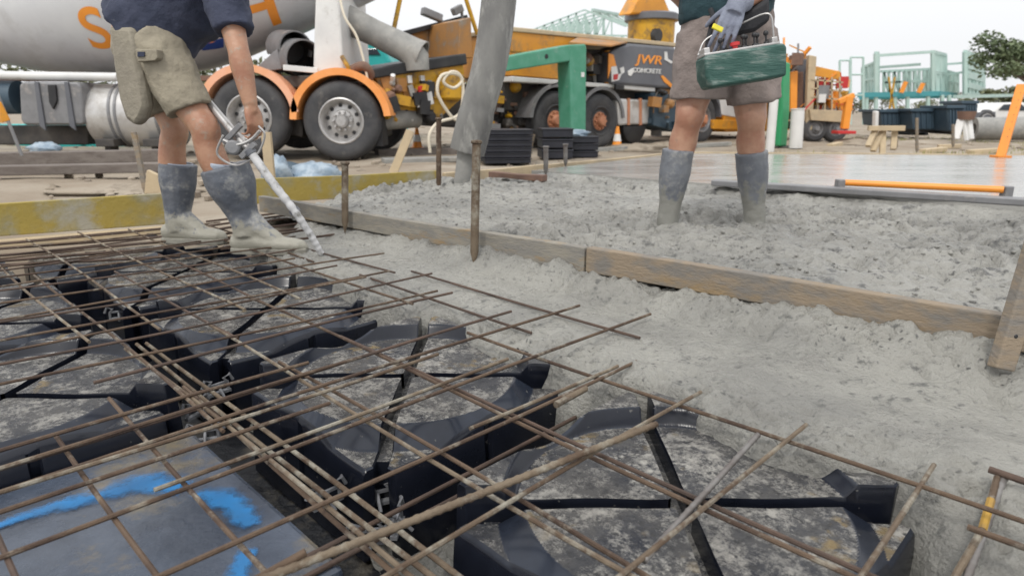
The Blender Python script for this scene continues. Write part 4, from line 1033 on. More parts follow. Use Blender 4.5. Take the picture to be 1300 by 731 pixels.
for x, y in ((-0.07, 0.0), (-0.045, 0.02), (0.012, -0.015), (0.03, 0.01), (0.055, -0.012), (0.075, 0.014), (0.10, -0.01)):
    mb = MB(); b = c0 + RM @ Vector((x, y, 0.056)); u_ = RM @ Vector((0.02, 0.01, 1))
    mb.tube([b, b + u_ * 0.008, b + u_ * 0.012, b + u_ * 0.035], [0.013, 0.010, 0.004, 0.004], 10); mb.ball(b + u_ * 0.042, 0.010); mb.build('lever', M['black'], rc, smooth=True)
mb = MB(); b = c0 + RM @ Vector((-0.02, -0.015, 0.056)); u_ = RM @ Vector((0, 0, 1)); mb.lathe(b, u_, [(0.010, 0), (0.010, 0.012), (0.018, 0.014), (0.018, 0.026), (0.001, 0.029)], 16); mb.build('stop_button', M['red'], rc, smooth=True)
for x in (-0.135, 0.12):
    mb = MB(); rbx(mb, (x, 0.0, 0.062), (0.022, 0.09, 0.030)); mb.build('end_block', M['alu'], rc, bevel=0.004)
mb = MB(); P = [(-0.15, 0.03, 0.06), (-0.10, 0.06, 0.12), (0.02, 0.03, 0.15), (0.11, -0.02, 0.165), (0.125, -0.02, 0.10), (0.125, -0.01, 0.055)]
mb.tube(curve_pts([c0 + RM @ Vector(p) for p in P], 6), 0.0034, 8); mb.build('guard_rail', M['alu'], rc, smooth=True)
mb = MB()
mb.prism([W(924, 30, 2.74), W(952, 12, 2.74), W(978, -4, 2.74), W(979, 26, 2.74), W(960, 40, 2.74), W(932, 46, 2.74)], (0, 0.06, 0)); mb.build('padded_strap', M['black_cloth'], rc, bevel=0.015, smooth=True)
mb = MB(); mb.tube(curve_pts([W(902, 12, 2.78), W(905, 24, 2.76), W(899, 52, 2.74), W(897, 72, 2.70)], 6), 0.010, 8); mb.build('strap', M['black_cloth'], rc, smooth=True)

# ------------------------------------------------ concrete vibrator
vb_ = thing('concrete_vibrator', 'concrete vibrator with silver pole and white taped hose poked into the wet concrete', 'vibrator', W(408, 322, 2.70))
mb = MB(); mb.tube([W(244, 106, 2.93), W(322, 198, 2.70)], 0.0165, 14); mb.build('pole', M['alu'], vb_, smooth=True)
mb = MB(); P = curve_pts([W(318, 193, 2.705), W(346, 232, 2.68), W(374, 268, 2.67), W(394, 298, 2.68), W(408, 322, 2.70)], 22)
mb.tube(P, [0.0175 if i < 30 else (0.0178 if (i // 3) % 2 else 0.0160) * (1 - 0.25 * (i - 30) / 60) for i in range(len(P))], 14); mb.build('hose', M['white_tube'], vb_, smooth=True)
for q in ((374, 268), (318, 193)):
    mb = MB(); c = W(q[0], q[1], 2.68 if q[0] > 350 else 2.705); d_ = Vector((0.5, 0, -0.75)).normalized(); mb.lathe(c - d_ * 0.012, d_, [(0.017, 0), (0.0225, 0.002), (0.0225, 0.022), (0.017, 0.024)], 16)
    mb.build('clamp', M['dark_grey'], vb_, smooth=True)
mb = MB(); P = [(283, 172), (276, 196), (300, 210), (326, 196), (336, 172), (328, 160)]
mb.tube(curve_pts([W(x, y, 2.70 + 0.02 * math.sin(i)) for i, (x, y) in enumerate(P)], 6), 0.0045, 8)
mb.tube(curve_pts([W(284, 178, 2.70), W(300, 184, 2.69), W(318, 178, 2.69), W(330, 166, 2.69)], 6), 0.007, 8); mb.build('handle_frame', M['alu'], vb_, smooth=True)
mb = MB(); a, b = W(286, 164, 2.76), W(318, 180, 2.66)
mb.bar(W(284, 182, 2.73), W(306, 158, 2.73), 0.02, 0.02); mb.bar(W(306, 200, 2.70), W(324, 182, 2.70), 0.022, 0.022); mb.lathe(W(300, 188, 2.735), Vector((0.1, -1, 0.1)), [(0.001, 0), (0.03, 0.001), (0.03, 0.05), (0.022, 0.055), (0.001, 0.056)], 16)
mb.build('drive_coupling', M['mid_grey'], vb_, bevel=0.003)

# ================================================================== VEHICLES
def wheel(parent, c, axis, Rw, wd, rim_r, hubm, tm, holes=10, dish=0.10, rimm=None, hub_r=0.16):
    """tyre with rim and hub; axis points outwards; c = centre of the outer face"""
    c = Vector(c); ax = Vector(axis).normalized()
    mb = MB()
    prof = [(rim_r, -wd), (rim_r + 0.05, -wd), (Rw - 0.07, -wd - 0.005), (Rw - 0.02, -wd + 0.03), (Rw, -wd + 0.07)]
    for i in range(5):
        q = -wd + 0.07 + (wd - 0.14) * (i + 1) / 6
        prof += [(Rw, q - 0.008), (Rw - 0.016, q - 0.006), (Rw - 0.016, q + 0.006), (Rw, q + 0.008)]
    prof += [(Rw, -0.07), (Rw - 0.02, -0.03), (Rw - 0.06, 0.004), (Rw - 0.11, 0.010), (rim_r + 0.06, 0.006), (rim_r + 0.02, -0.004), (rim_r - 0.005, -0.014), (rim_r - 0.01, -0.06)]
    mb.lathe(c, ax, prof, 40)
    w_ = mb.build('wheel', tm, parent, smooth=True)
    mb = MB()
    mb.lathe(c, ax, [(rim_r + 0.004, -0.004), (rim_r - 0.012, 0.004), (rim_r - 0.03, -0.012), (rim_r - 0.05, -0.05), (rim_r - 0.075, -dish), (hub_r + 0.03, -dish + 0.015), (hub_r, -dish + 0.02), (0.02, -dish + 0.02), (0.001, -dish + 0.02)], 36)
    mb.mat(1)
    x = ax.cross(Vector((0, 0, 1))).normalized(); z = x.cross(ax)
    if holes:
        rm = (rim_r - 0.075 + hub_r + 0.03) / 2
        for i in range(holes):
            a = 2 * math.pi * i / holes + 0.2
            p = c + (x * math.cos(a) + z * math.sin(a)) * rm + ax * (-dish + 0.012)
            mb.lathe(p, ax, [(0.001, 0.004), (0.024, 0.003), (0.028, -0.004)], 12)
    mb.build('rim', [rimm or M['alu'], M['black']], w_, smooth=True)
    mb = MB()
    mb.lathe(c, ax, [(hub_r, -dish + 0.02), (hub_r - 0.01, -dish + 0.035), (hub_r * 0.62, -dish + 0.045), (hub_r * 0.55, -dish + 0.11), (hub_r * 0.42, -dish + 0.13), (0.001, -dish + 0.132)], 28)
    for i in range(10):
        a = 2 * math.pi * i / 10
        mb.lathe(c + (x * math.cos(a) + z * math.sin(a)) * hub_r * 0.80, ax, [(0.018, -dish + 0.03), (0.016, -dish + 0.075), (0.001, -dish + 0.078)], 8)
    mb.build('hub', hubm, w_, smooth=True)
    return w_

def fender(parent, c, axis, r0, r1, a0, a1, wd, m, name='mudguard', label=None):
    ax = Vector(axis).normalized()
    mb = MB(); mb.lathe(c, ax, [(r0, 0.03), (r1, 0.03), (r1, 0.0), (r1 - 0.02, -0.01), (r1 - 0.02, -wd), (r0, -wd)], 30, a0, a1, close=True)
    return mb.build(name, m, parent, smooth=True, label=label)

# ------------------------------------------------ concrete mixer truck, side on behind the yellow boards
YM = 9.0
def m_(px, py, dy=0.0): return AY(px, py, YM + dy)
mixer = thing('mixer_truck', 'white drum concrete mixer truck with orange mudguards backed up to the pump hopper', 'mixer truck', (-3.6, 10.2, -0.05))
dc = Vector((-5.0, 10.35, 2.36)); dax = Vector((math.cos(R(9)), 0.0, math.sin(R(9))))
DP = [(0.001, -3.0), (0.55, -3.0), (0.62, -2.9), (1.02, -1.75), (1.19, -1.05), (1.22, -0.6), (1.22, 0.25), (1.17, 0.7), (0.98, 1.6), (0.74, 2.6), (0.60, 3.15), (0.56, 3.2), (0.001, 3.2)]
DPs = []
for i in range(len(DP) - 1):
    for k in range(4): DPs.append((DP[i][0] + (DP[i + 1][0] - DP[i][0]) * k / 4, DP[i][1] + (DP[i + 1][1] - DP[i][1]) * k / 4))
DPs.append(DP[-1])
mb = MB(); mb.lathe(dc, dax, DPs, 72)
drum = mb.build('drum', M['drum_paint'], mixer, smooth=True)
def drum_r(s_): return np.interp(s_, [p[1] for p in DP], [p[0] for p in DP])
dref = (Vector((0, 0, 1)) - dax * dax.z).normalized(); dsd = Vector((0, -1, 0))
def on_drum(s_, phi, out=0.006):
    r = drum_r(s_) + out
    return dc + dax * s_ + (dsd * math.cos(phi) + dref * math.sin(phi)) * r
def drum_hit(px, py):
    # where the sight line meets the drum
    r = ray(px, py).normalized(); t_ = 7.0
    for _ in range(400):
        p = CAM + r * t_; q = p - dc; s_ = q.dot(dax); rad = (q - dax * s_).length
        if rad <= drum_r(s_): return s_, math.atan2(q.dot(dref), q.dot(dsd))
        t_ += 0.01
    return s_, math.atan2(q.dot(dref), q.dot(dsd))
def drum_patch(polys, m, name, n=5):
    mb = MB()
    for poly in polys:
        bm = bmesh.new()
        vv = [bm.verts.new((a, b, 0)) for a, b in poly]; bm.faces.new(vv)
        bmesh.ops.triangulate(bm, faces=bm.faces[:])
        bmesh.ops.subdivide_edges(bm, edges=bm.edges[:], cuts=n, use_grid_fill=True)
        bm.verts.index_update()
        P = [on_drum(v.co.x, v.co.y) for v in bm.verts]
        mb.add(P, [tuple(v.index for v in f.verts) for f in bm.faces]); bm.free()
    return mb.build(name, m, drum, recalc=False)
def drum_text(body, px, py, h, m, name='lettering'):
    s0, f0 = drum_hit(px, py)
    vv, ff = text_mesh(body, h, 0.0, 0.012, 0.12, 'CENTER')
    bm = bmesh.new(); bv = [bm.verts.new(v) for v in vv]
    for f in ff:
        try: bm.faces.new([bv[i] for i in f])
        except ValueError: pass
    bmesh.ops.triangulate(bm, faces=bm.faces[:]); bmesh.ops.subdivide_edges(bm, edges=bm.edges[:], cuts=3, use_grid_fill=True)
    bm.verts.index_update()
    mb = MB(); mb.add([on_drum(s0 + v.co.x, f0 + v.co.y / drum_r(s0)) for v in bm.verts], [tuple(v.index for v in f.verts) for f in bm.faces]); bm.free()
    return mb.build(name, m, drum, recalc=False)
drum_text('S', 133, 62, 0.78, M['orange_paint'])
drum_text('A', 293, 45, 0.92, M['orange_paint'])
drum_text('H', 331, 38, 1.02, M['orange_paint'])
def dpx(*pts): return [drum_hit(x, y) for x, y in pts]
drum_patch([dpx((246, 50), (265, 36), (267, 46), (262, 51)), dpx((274, 48), (283, 38), (284, 46))], M['orange_paint'], 'emblem')
drum_patch([dpx((243, 56), (284, 48), (284, 60), (258, 64)), dpx((266, 37), (276, 32), (268, 48), (265, 48))], M['blue_paint'], 'emblem')
mb = MB(); s_ = -0.2
mb.lathe(dc + dax * (s_ - 0.06), dax, [(1.222, 0), (1.25, 0.01), (1.25, 0.09), (1.222, 0.1)], 60); mb.build('track_ring', M['mid_grey'], drum, smooth=True)
# chassis and rails
mb = MB(); mb.bar((-9.5, 9.55, 0.80), (-1.75, 9.55, 0.80), 0.10, 0.28); mb.bar((-9.5, 10.75, 0.80), (-1.75, 10.75, 0.80), 0.10, 0.28)
for x in (-8, -6, -4, -2.4): mb.bar((x, 9.55, 0.8), (x, 10.75, 0.8), 0.12, 0.2)
mb.build('chassis', M['chassis'], mixer, bevel=0.01)
mb = MB(); mb.tube([m_(-60, 95, 0.15), m_(150, 98, 0.15)], 0.055, 12); mb.build('side_rail', M['white_paint'], mixer, smooth=True)
mb = MB(); mb.bar((-9.3, 9.45, 1.02), (-2.0, 9.45, 1.02), 0.18, 0.07); mb.build('deck_edge', M['reddish_timber'], mixer, bevel=0.008)
# drum roller pedestal and rear tower
mb = MB()
tw = [m_(401, -30, 0.25), m_(428, -30, 0.25), m_(437, 96, 0.25), m_(397, 96, 0.25)]
mb.prism(tw, (0, 1.7, 0)); mb.build('rear_tower', M['white_paint'], mixer, bevel=0.03)
# silver fuel tank
mb = MB(); a, b = m_(104, 147, 0.0), m_(208, 147, 0.0); r_ = 0.42; d_ = (b - a).normalized()
mb.lathe(a + Vector((0, r_, 0)), d_, [(0.001, 0), (r_ - 0.05, 0.0), (r_ - 0.012, 0.012), (r_, 0.05), (r_, (b - a).length - 0.05), (r_ - 0.012, (b - a).length - 0.012), (r_ - 0.05, (b - a).length), (0.001, (b - a).length)], 40)
tank = mb.build('fuel_tank', M['tank_alu'], mixer, smooth=True)
for px in (141, 200):
    c = m_(px, 147, 0.0); c.y += r_
    mb = MB(); mb.lathe(c - d_ * 0.05, d_, [(r_ + 0.001, 0), (r_ + 0.012, 0.002), (r_ + 0.012, 0.034), (r_ + 0.001, 0.036)], 40); mb.lathe(c + d_ * 0.03, d_, [(r_ + 0.001, 0), (r_ + 0.012, 0.002), (r_ + 0.012, 0.034), (r_ + 0.001, 0.036)], 40); mb.build('tank_strap', M['mid_grey'], tank, smooth=True)
    mb = MB(); q = m_(px, 181, 0.1); mb.box(q, (0.25, 0.3, 0.10)); mb.box(q + Vector((0, 0, -0.09)), (0.08, 0.2, 0.1)); mb.build('tank_bracket', M['chassis'], tank, bevel=0.01)
# wrapped air cleaner box with straps and the dark canister
mb = MB(); c1, c2 = m_(22, 105, -0.02), m_(107, 158, -0.02)
pr = [m_(24, 108, -0.02), m_(28, 104, -0.02), m_(98, 104, -0.02), m_(103, 110, -0.02), m_(108, 156, -0.02), m_(104, 159, -0.02), m_(30, 159, -0.02), m_(26, 152, -0.02)]
mb.prism(pr, (0, 0.55, 0)); bx_ = mb.build('storage_box', M['mid_grey'], mixer, bevel=0.035, smooth=True)
for px in (47, 85):
    mb = MB(); q = [m_(px - 4, 104, -0.045), m_(px + 1, 104, -0.045), m_(px + 10, 160, -0.045), m_(px + 11, 166, -0.045), m_(px + 3, 160, -0.045)]; mb.prism(q, (0, 0.03, 0)); mb.build('strap', M['dark_grey'], bx_, bevel=0.004)
mb = MB(); q = [m_(60, 108, -0.05), m_(70, 108, -0.05), m_(72, 128, -0.05), m_(67, 139, -0.05), m_(62, 130, -0.05)]; mb.prism(q, (0, 0.04, 0)); mb.build('latch', M['black'], bx_, bevel=0.006)
mb = MB(); a = m_(0, 124, 0.3); mb.lathe(a - Vector((0.12, 0, 0)), Vector((1, 0, 0)), [(0.001, 0), (0.2, 0), (0.22, 0.02), (0.22, 0.4), (0.001, 0.41)], 28); mb.build('air_canister', M['bin_blue'], mixer, smooth=True)
mb = MB(); mb.prism([m_(-40, 160, 0.4), m_(112, 160, 0.4), m_(112, 184, 0.4), m_(-40, 184, 0.4)], (0, 0.5, 0)); mb.build('under_box', M['chassis'], mixer, bevel=0.02)
# rear wheels with mudguards
for px, py, mg, lb in ((316, 149, M['fender_faded'], 'faded pinkish orange mudguard'), (433, 154, M['fender_orange'], None)):
    c = m_(px, py)
    wheel(mixer, c, (0, -1, 0), 0.525, 0.30, 0.30, M['alu'], M['rubber'], 10, 0.12, M['alu'], 0.15)
    c2 = c + Vector((0, 2.3, 0)); mb = MB(); mb.lathe(c2, (0, -1, 0), [(0.3, 0.3), (0.5, 0.3), (0.525, 0.25), (0.525, -0.05), (0.5, -0.1), (0.3, -0.1)], 32, close=True); mb.build('wheel', M['rubber'], mixer, smooth=True)
    # arc angle measured from straight up
    fender(mixer, c, (0, -1, 0), 0.585, 0.675, R(-84), R(66 if px < 400 else 88), 0.5, mg, label=lb)
mb = MB(); mb.prism([m_(364, 120, 0.3), m_(386, 112, 0.3), m_(384, 175, 0.3), m_(364, 170, 0.3)], (0, 0.3, 0)); mb.build('mudflap_bracket', M['chassis'], mixer, bevel=0.02)
mb = MB(); mb.prism([m_(476, 130, 0.12), m_(484, 150, 0.12), m_(486, 186, 0.12), m_(478, 186, 0.12)], (0, 0.42, 0)); mb.build('mudflap', M['black'], mixer, bevel=0.006)
# stacked spare chutes
for (px, py, rr_, dy) in ((373, 62, 0.235, 0.5), (384, 76, 0.265, 0.35)):
    c = m_(px, py, dy); mb = MB(); ax_ = Vector((0.62, -0.76, -0.10)).normalized()
    mb.lathe(c - ax_ * 0.42, ax_, [(rr_, 0), (rr_, 0.5), (rr_ - 0.02, 0.5), (rr_ - 0.03, 0.02)], 26, R(-115), R(115), close=True)
    mb.mat(1).lathe(c - ax_ * 0.42, ax_, [(rr_ - 0.035, 0.44), (rr_ - 0.035, 0.05), (0.001, 0.05)], 26, R(-180), R(180))
    mb.build('spare_chute', [M['mid_grey'], M['black']], mixer, smooth=True)
mb = MB(); mb.prism([m_(327, 84, 0.3), m_(352, 62, 0.3), m_(358, 88, 0.3), m_(331, 92, 0.3)], (0, 0.5, 0)); mb.build('chute_cradle', M['mid_grey'], mixer, bevel=0.01)
mb = MB(); mb.bar(m_(360, 86, 0.1), m_(404, 90, 0.1), 0.05, 0.07); mb.build('step_rail', M['white_paint'], mixer, bevel=0.006)
mb = MB(); mb.prism([m_(262, 104, 0.55), m_(484, 104, 0.55), m_(484, 176, 0.55), m_(262, 176, 0.55)], (0, 0.9, 0)); mb.build('wheel_shade_block', M['black'], mixer, bevel=0.03)  # black block added to give the dark shade behind the rear wheels
mb = MB(); mb.prism([m_(330, 96, 0.32), m_(430, 96, 0.32), m_(430, 112, 0.32), m_(330, 112, 0.32)], (0, 1.4, 0)); mb.build('rear_frame', M['chassis'], mixer, bevel=0.02)
# discharge chute down to the hopper
mb = MB(); a, b = m_(418, 14, 0.95), m_(536, 72, 0.75); d_ = (b - a).normalized(); L_ = (b - a).length
mb.lathe(a, d_, [(0.21, 0), (0.205, 0.05), (0.18, L_ * 0.5), (0.20, L_ * 0.92), (0.215, L_), (0.195, L_), (0.16, L_ * 0.5), (0.19, 0)], 30, close=True); chute_ = mb.build('discharge_chute', M['chute'], mixer, smooth=True)
mb = MB(); q = b - d_ * 0.02; mb.tube([q + Vector((-0.16, 0, 0.07)), q + Vector((-0.07, 0, -0.04)), q + Vector((-0.06, 0, -0.20))], [0.19, 0.19, 0.17], 22); mb.build('chute_boot', M['chute'], chute_, smooth=True)
mb = MB(); mb.tube(curve_pts([m_(428, -20, 0.2), m_(437, 20, 0.1), m_(452, 45, 0.1), m_(461, 74, 0.1), m_(468, 108, 0.1)], 6), 0.016, 8); mb.build('cable', M['cream_hose'], mixer, smooth=True)
mb = MB(); mb.tube(curve_pts([m_(434, 72, 0.2), m_(441, 84, 0.15), m_(446, 93, 0.2)], 6), 0.03, 8); mb.build('yellow_handle', M['truck_yellow'], mixer, smooth=True)
mb = MB(); mb.tube(curve_pts([m_(448, 88, 0.2), m_(462, 84, 0.1), m_(470, 96, 0.2), m_(455, 104, 0.2)], 6), 0.06, 10); mb.build('coiled_hose', M['reddish_timber'], mixer, smooth=True)

# ------------------------------------------------ concrete pump truck, three quarter view
dP = Vector((0.78, 0.63, 0)).normalized(); nP = Vector((0.63, -0.78, 0)).normalized(); oP = Vector((0.79, 11.88, -0.05))
def p_(px, py, t=0.0): return AP(px, py, oP + nP * t, nP)
pump = thing('pump_truck', 'orange and yellow concrete pump truck with grey lettered side panel and green outriggers', 'pump truck', (1.6, 13.4, -0.05))
def pp(name, pix, t, depth, m, parent=None, bev=0.015, label=None):
    mb = MB(); mb.prism([p_(x, y, t) for x, y in pix], -nP * depth)
    return mb.build(name, m, parent or pump, bevel=bev, label=label)
body_ = pp('side_body', [(650, 40), (737, 49), (737, 103), (650, 96)], 0, 2.3, M['truck_orange'])
pp('body_ridge', [(650, 64), (737, 70), (737, 72), (650, 66)], 0.012, 0.05, M['truck_yellow'], body_, 0.002)
pp('top_edge', [(648, 34), (862, 55), (862, 60), (648, 40)], 0.03, 2.36, M['pale_timber'])
pp('sill', [(650, 97), (778, 107), (778, 112), (650, 104)], 0.03, 0.25, M['white_paint'])
pp('sill', [(779, 107), (832, 111), (832, 117), (779, 112)], 0.05, 0.25, M['white_paint'])
pp('engine_bay', [(738, 62), (775, 64), (775, 104), (738, 103)], -0.25, 2.0, M['chassis'])
def clutter(name, x0, x1, y0, y1, t, n, mats, seed, par, sz=(0.03, 0.11)):
    rs = random.Random(seed); mb = MB()
    for i in range(n):
        mb.mat(rs.randrange(len(mats))); px, py = rs.uniform(x0, x1), rs.uniform(y0, y1); c = p_(px, py, t + rs.uniform(-0.2, 0.08))
        k = rs.random()
        if k < 0.4:
            mb.box(c, (rs.uniform(*sz) * 2, rs.uniform(*sz) * 2, rs.uniform(*sz) * 2), Matrix.Rotation(rs.uniform(-.4, .4) + 0.68, 3, 'Z') @ Matrix.Rotation(rs.uniform(-.3, .3), 3, 'Y'))
        elif k < 0.75:
            e = p_(px + rs.uniform(-14, 14), py + rs.uniform(-12, 12), t + rs.uniform(-0.1, 0.1)); mb.tube(curve_pts([c, c.lerp(e, 0.5) + Vector((0, 0, rs.uniform(-.08, .08))), e], 4), rs.uniform(0.012, 0.04), 8)
        else:
            r0 = rs.uniform(*sz); mb.lathe(c, nP, [(0.001, 0.10), (r0 * 0.5, 0.10), (r0 * 0.8, 0.07), (r0, 0.02), (r0, -0.05)], 12)
    return mb.build(name, [M[m] for m in mats], par)
clutter('machinery', 742, 772, 68, 101, -0.15, 22, ['black', 'truck_yellow', 'chute', 'reddish_timber', 'chassis'], 4, pump)
pp('bay_frame', [(772, 64), (778, 64), (778, 108), (772, 107)], 0.02, 0.1, M['truck_orange'])
mb = MB(); mb.prism([p_(733, 50, 0.0), p_(797, 55, 0.0), p_(776, 60, 0.62), p_(722, 56, 0.62)], (0, 0, 0.03)); mb.build('canopy', M['rusty_plate'], pump, bevel=0.006)
grey_ = pp('side_panel', [(774, 67), (786, 60), (800, 55), (858, 60), (860, 113), (836, 112), (776, 107)], 0.10, 0.5, M['dark_grey'], None, 0.05)
def p_text(body, px0, px1, py0, py1, t, m, parent, shear=0.15):
    """lettering in the truck's side plane, from the pixel box left-bottom .. right-top"""
    vv, ff = text_mesh(body, 1.0, 0.006, 0.012, shear, 'LEFT')
    x0, x1 = min(v.x for v in vv), max(v.x for v in vv); y0, y1 = min(v.y for v in vv), max(v.y for v in vv)
    A = p_(px0, py0[0], t); Bp = p_(px1, py0[1], t); C_ = p_(px0, py1, t)
    ex, ey = (Bp - A), Vector((0, 0, (C_ - A).z))
    mb = MB(); mb.add([A + ex * ((v.x - x0) / (x1 - x0)) + ey * ((v.y - y0) / (y1 - y0)) + nP * v.z for v in vv], ff)
    return mb.build('lettering', m, parent, recalc=True)
p_text('JWR', 806, 840, (84, 86), 69, 0.106, M['orange_paint'], grey_)
p_text('CONCRETE', 803, 839, (92, 94), 86, 0.106, M['white_paint'], grey_, 0.0)
def p_decal(pix, m, t=0.112):
    mb = MB(); mb.prism([p_(x, y, t) for x, y in pix], -nP * 0.02); mb.build('stripe', m, grey_)
p_decal([(773, 68), (779, 70), (783, 86), (777, 84), (772, 100)], M['orange_paint'])
p_decal([(776, 85), (783, 84), (785, 95), (790, 93), (786, 102), (777, 104)], M['white_paint'])
p_decal([(779, 95), (785, 94), (784, 101), (779, 102)], M['red'], 0.118)
p_decal([(787, 87), (792, 85), (793, 92), (789, 95)], M['white_paint'])
p_decal([(797, 91), (803, 87), (806, 90), (801, 97), (798, 96)], M['white_paint'])
p_decal([(839, 97), (842, 96), (853, 107), (853, 112), (843, 104)], M['orange_paint'])
p_decal([(844, 66), (847, 66), (848, 75), (855, 79), (852, 81), (844, 76)], M['white_paint'])
pp('marker_lamp', [(782, 107), (793, 108), (793, 115), (782, 114)], 0.14, 0.06, M['black'])
pp('chassis', [(640, 104), (862, 118), (862, 138), (640, 140)], -0.35, 1.5, M['chassis'])
pp('chassis_box', [(640, 106), (682, 109), (680, 168), (640, 170)], -0.45, 1.2, M['chassis'])
for px, py, lb in ((706, 153, None), (763, 154, None)):
    c = p_(px, py, 0.0)
    wheel(pump, c, nP, 0.50, 0.32, 0.27, M['orange_hub'], M['rubber'], 0, 0.06, M['rubber'], 0.17)
    c2 = c - nP * 1.9; mb = MB(); mb.lathe(c2, nP, [(0.3, 0.3), (0.48, 0.3), (0.5, 0.25), (0.5, -0.05), (0.48, -0.1), (0.3, -0.1)], 28, close=True); mb.build('wheel', M['rubber'], pump, smooth=True)
    fender(pump, c, nP, 0.56, 0.625, R(-85), R(85), 0.42, M['mid_grey'])
tk = pp('side_tank', [(783, 125), (826, 127), (824, 158), (785, 160)], 0.0, 0.6, M['tank_alu'], None, 0.04)
for x in (797, 812):
    mb = MB(); mb.prism([p_(x, 125, 0.012), p_(x + 3, 125, 0.012), p_(x + 3, 159, 0.012), p_(x, 159, 0.012)], -nP * 0.03); mb.build('band', M['orange_hub'], tk)
mb = MB(); c = p_(801, 160, -0.1); mb.lathe(c, nP, [(0.001, 0.12), (0.30, 0.12), (0.33, 0.10), (0.33, -0.4), (0.001, -0.4)], 28, R(90), R(270)); mb.build('drain_tray', M['black'], pump, smooth=True)
pp('battery_box', [(828, 118), (866, 121), (864, 168), (830, 160)], 0.1, 0.7, M['bin_blue'], None, 0.02)
pp('front_frame', [(838, 112), (870, 114), (868, 124), (838, 122)], 0.0, 0.8, M['rusty_plate'])
# front wheel, cab and front outrigger
c = p_(893, 152, 0.0); wheel(pump, c, nP, 0.50, 0.32, 0.27, M['orange_hub'], M['rubber'], 0, 0.06, M['mid_grey'], 0.17); fender(pump, c, nP, 0.56, 0.62, R(-85), R(85), 0.42, M['dark_grey'])
cab_ = pp('cab', [(905, 62), (1003, 72), (1003, 166), (921, 168), (915, 120), (905, 110)], 0.02, 2.3, M['truck_orange'], None, 0.04)
pp('cab_window', [(912, 78), (940, 80), (940, 108), (914, 106)], 0.04, 0.05, M['glass_dark'], cab_)
pp('cab_door', [(912, 108), (940, 110), (938, 150), (916, 146)], 0.035, 0.05, M['white_paint'], cab_)
pp('cab_step', [(905, 152), (938, 153), (937, 165), (905, 164)], 0.06, 0.3, M['truck_orange'], cab_)
def outrigger(pix_leg, pix_arm, t, depth, m, foot):
    mb = MB(); mb.prism([p_(x, y, t) for x, y in pix_arm], -nP * depth)
    o_ = mb.build('outrigger', m, pump, bevel=0.02)
    mb = MB(); mb.prism([p_(x, y, t + 0.002) for x, y in pix_leg], -nP * (depth + 0.004)); mb.build('jack_leg', m, o_, bevel=0.025)
    c_ = p_(foot[0], foot[1], t - depth / 2); mb = MB(); mb.lathe(Vector((c_.x, c_.y, -0.045)), (0, 0, 1), [(0.001, 0.06), (0.2, 0.05), (0.22, 0.03), (0.22, 0), (0.001, 0)], 20); mb.build('foot_plate', M['chassis'], o_, smooth=True)
    return o_
og = outrigger([(723, 57), (744, 56), (745, 62), (744, 187), (726, 187)], [(643, 72), (724, 57), (724, 78), (643, 91)], 0.85, 0.30, M['green_paint'], (735, 190))
mb = MB(); c = p_(694, 72, 0.852); mb.lathe(c, nP, [(0.001, 0.002), (0.035, 0.002), (0.04, -0.01)], 14); mb.build('pin_hole', M['black'], og)
mb = MB(); mb.prism([p_(738, 92, 0.858), p_(742, 92, 0.858), p_(742, 98, 0.858), p_(738, 98, 0.858)], -nP * 0.01); mb.build('sticker', M['white_paint'], og)
fo = outrigger([(994, 78), (1004, 80), (1003, 140), (999, 186), (990, 186), (993, 140)], [(984, 78), (999, 77), (999, 92), (984, 94)], 2.8, 0.10, M['bright_green'], (998, 187))
mb = MB(); a = p_(990, 86, 2.65); mb.bar(a, a - nP * 0.9, 0.16, 0.18); mb.build('slide_beam', M['bright_green'], fo, bevel=0.01)
for x0, y0, x1, y1 in ((700, 108, 726, 93), (716, 108, 728, 97)):
    mb = MB(); mb.tube(curve_pts([p_(x0, y0, 0.2), p_((x0 + x1) / 2, (y0 + y1) / 2 + 3, 0.4), p_(x1, y1, 0.8)], 5), 0.012, 6); mb.build('hydraulic_hose', M['black'], pump, smooth=True)
# turret and boom
tc_ = p_(826, 50, -1.15); zt = lambda y: p_(826, y, -1.15).z
mb = MB(); b0 = Vector((tc_.x, tc_.y, 0)); r_ = 0.50
mb.lathe(b0, (0, 0, 1), [(0.001, zt(80)), (r_, zt(80)), (r_, zt(28)), (0.001, zt(28))], 36); tu = mb.build('turret', M['truck_yellow'], pump, smooth=True)
mb = MB(); mb.lathe(b0, (0, 0, 1), [(0.001, zt(28)), (r_ + 0.06, zt(28)), (r_ + 0.08, zt(27)), (r_ + 0.08, zt(20)), (r_ + 0.03, zt(18)), (0.001, zt(18))], 36); mb.build('slew_ring', M['dark_grey'], tu, smooth=True)
mb = MB(); q = p_(836, 45, -0.60); mb.lathe(Vector((q.x, q.y, q.z)), nP, [(0.001, 0.004), (0.13, 0.004), (0.14, -0.1)], 20); mb.build('access_hole', M['black'], tu, smooth=True)
mb = MB()
mb.prism([p_(800, 18, -1.0), p_(852, 18, -1.0), p_(842, -6, -1.0), p_(838, -60, -1.0), p_(818, -60, -1.0), p_(812, -4, -1.0)], -nP * 0.35); mb.build('boom_base', M['truck_orange'], pump, bevel=0.03)
tip = Vector((0.05, 5.2, 4.6))
bt = p_(828, -50, -1.2); knee_ = Vector((3.5, 10.5, 9.0))
for a, b, w_ in ((bt, knee_, 0.34), (knee_ + Vector((0.0, 0.0, 0.1)), Vector((0.2, 6.0, 8.2)), 0.24), (Vector((0.2, 5.95, 8.2)), tip + Vector((0, 0, 0.1)), 0.16)):
    mb = MB(); mb.bar(a, b, w_, w_ * 1.3); mb.build('boom', M['truck_orange'], pump, bevel=0.03)
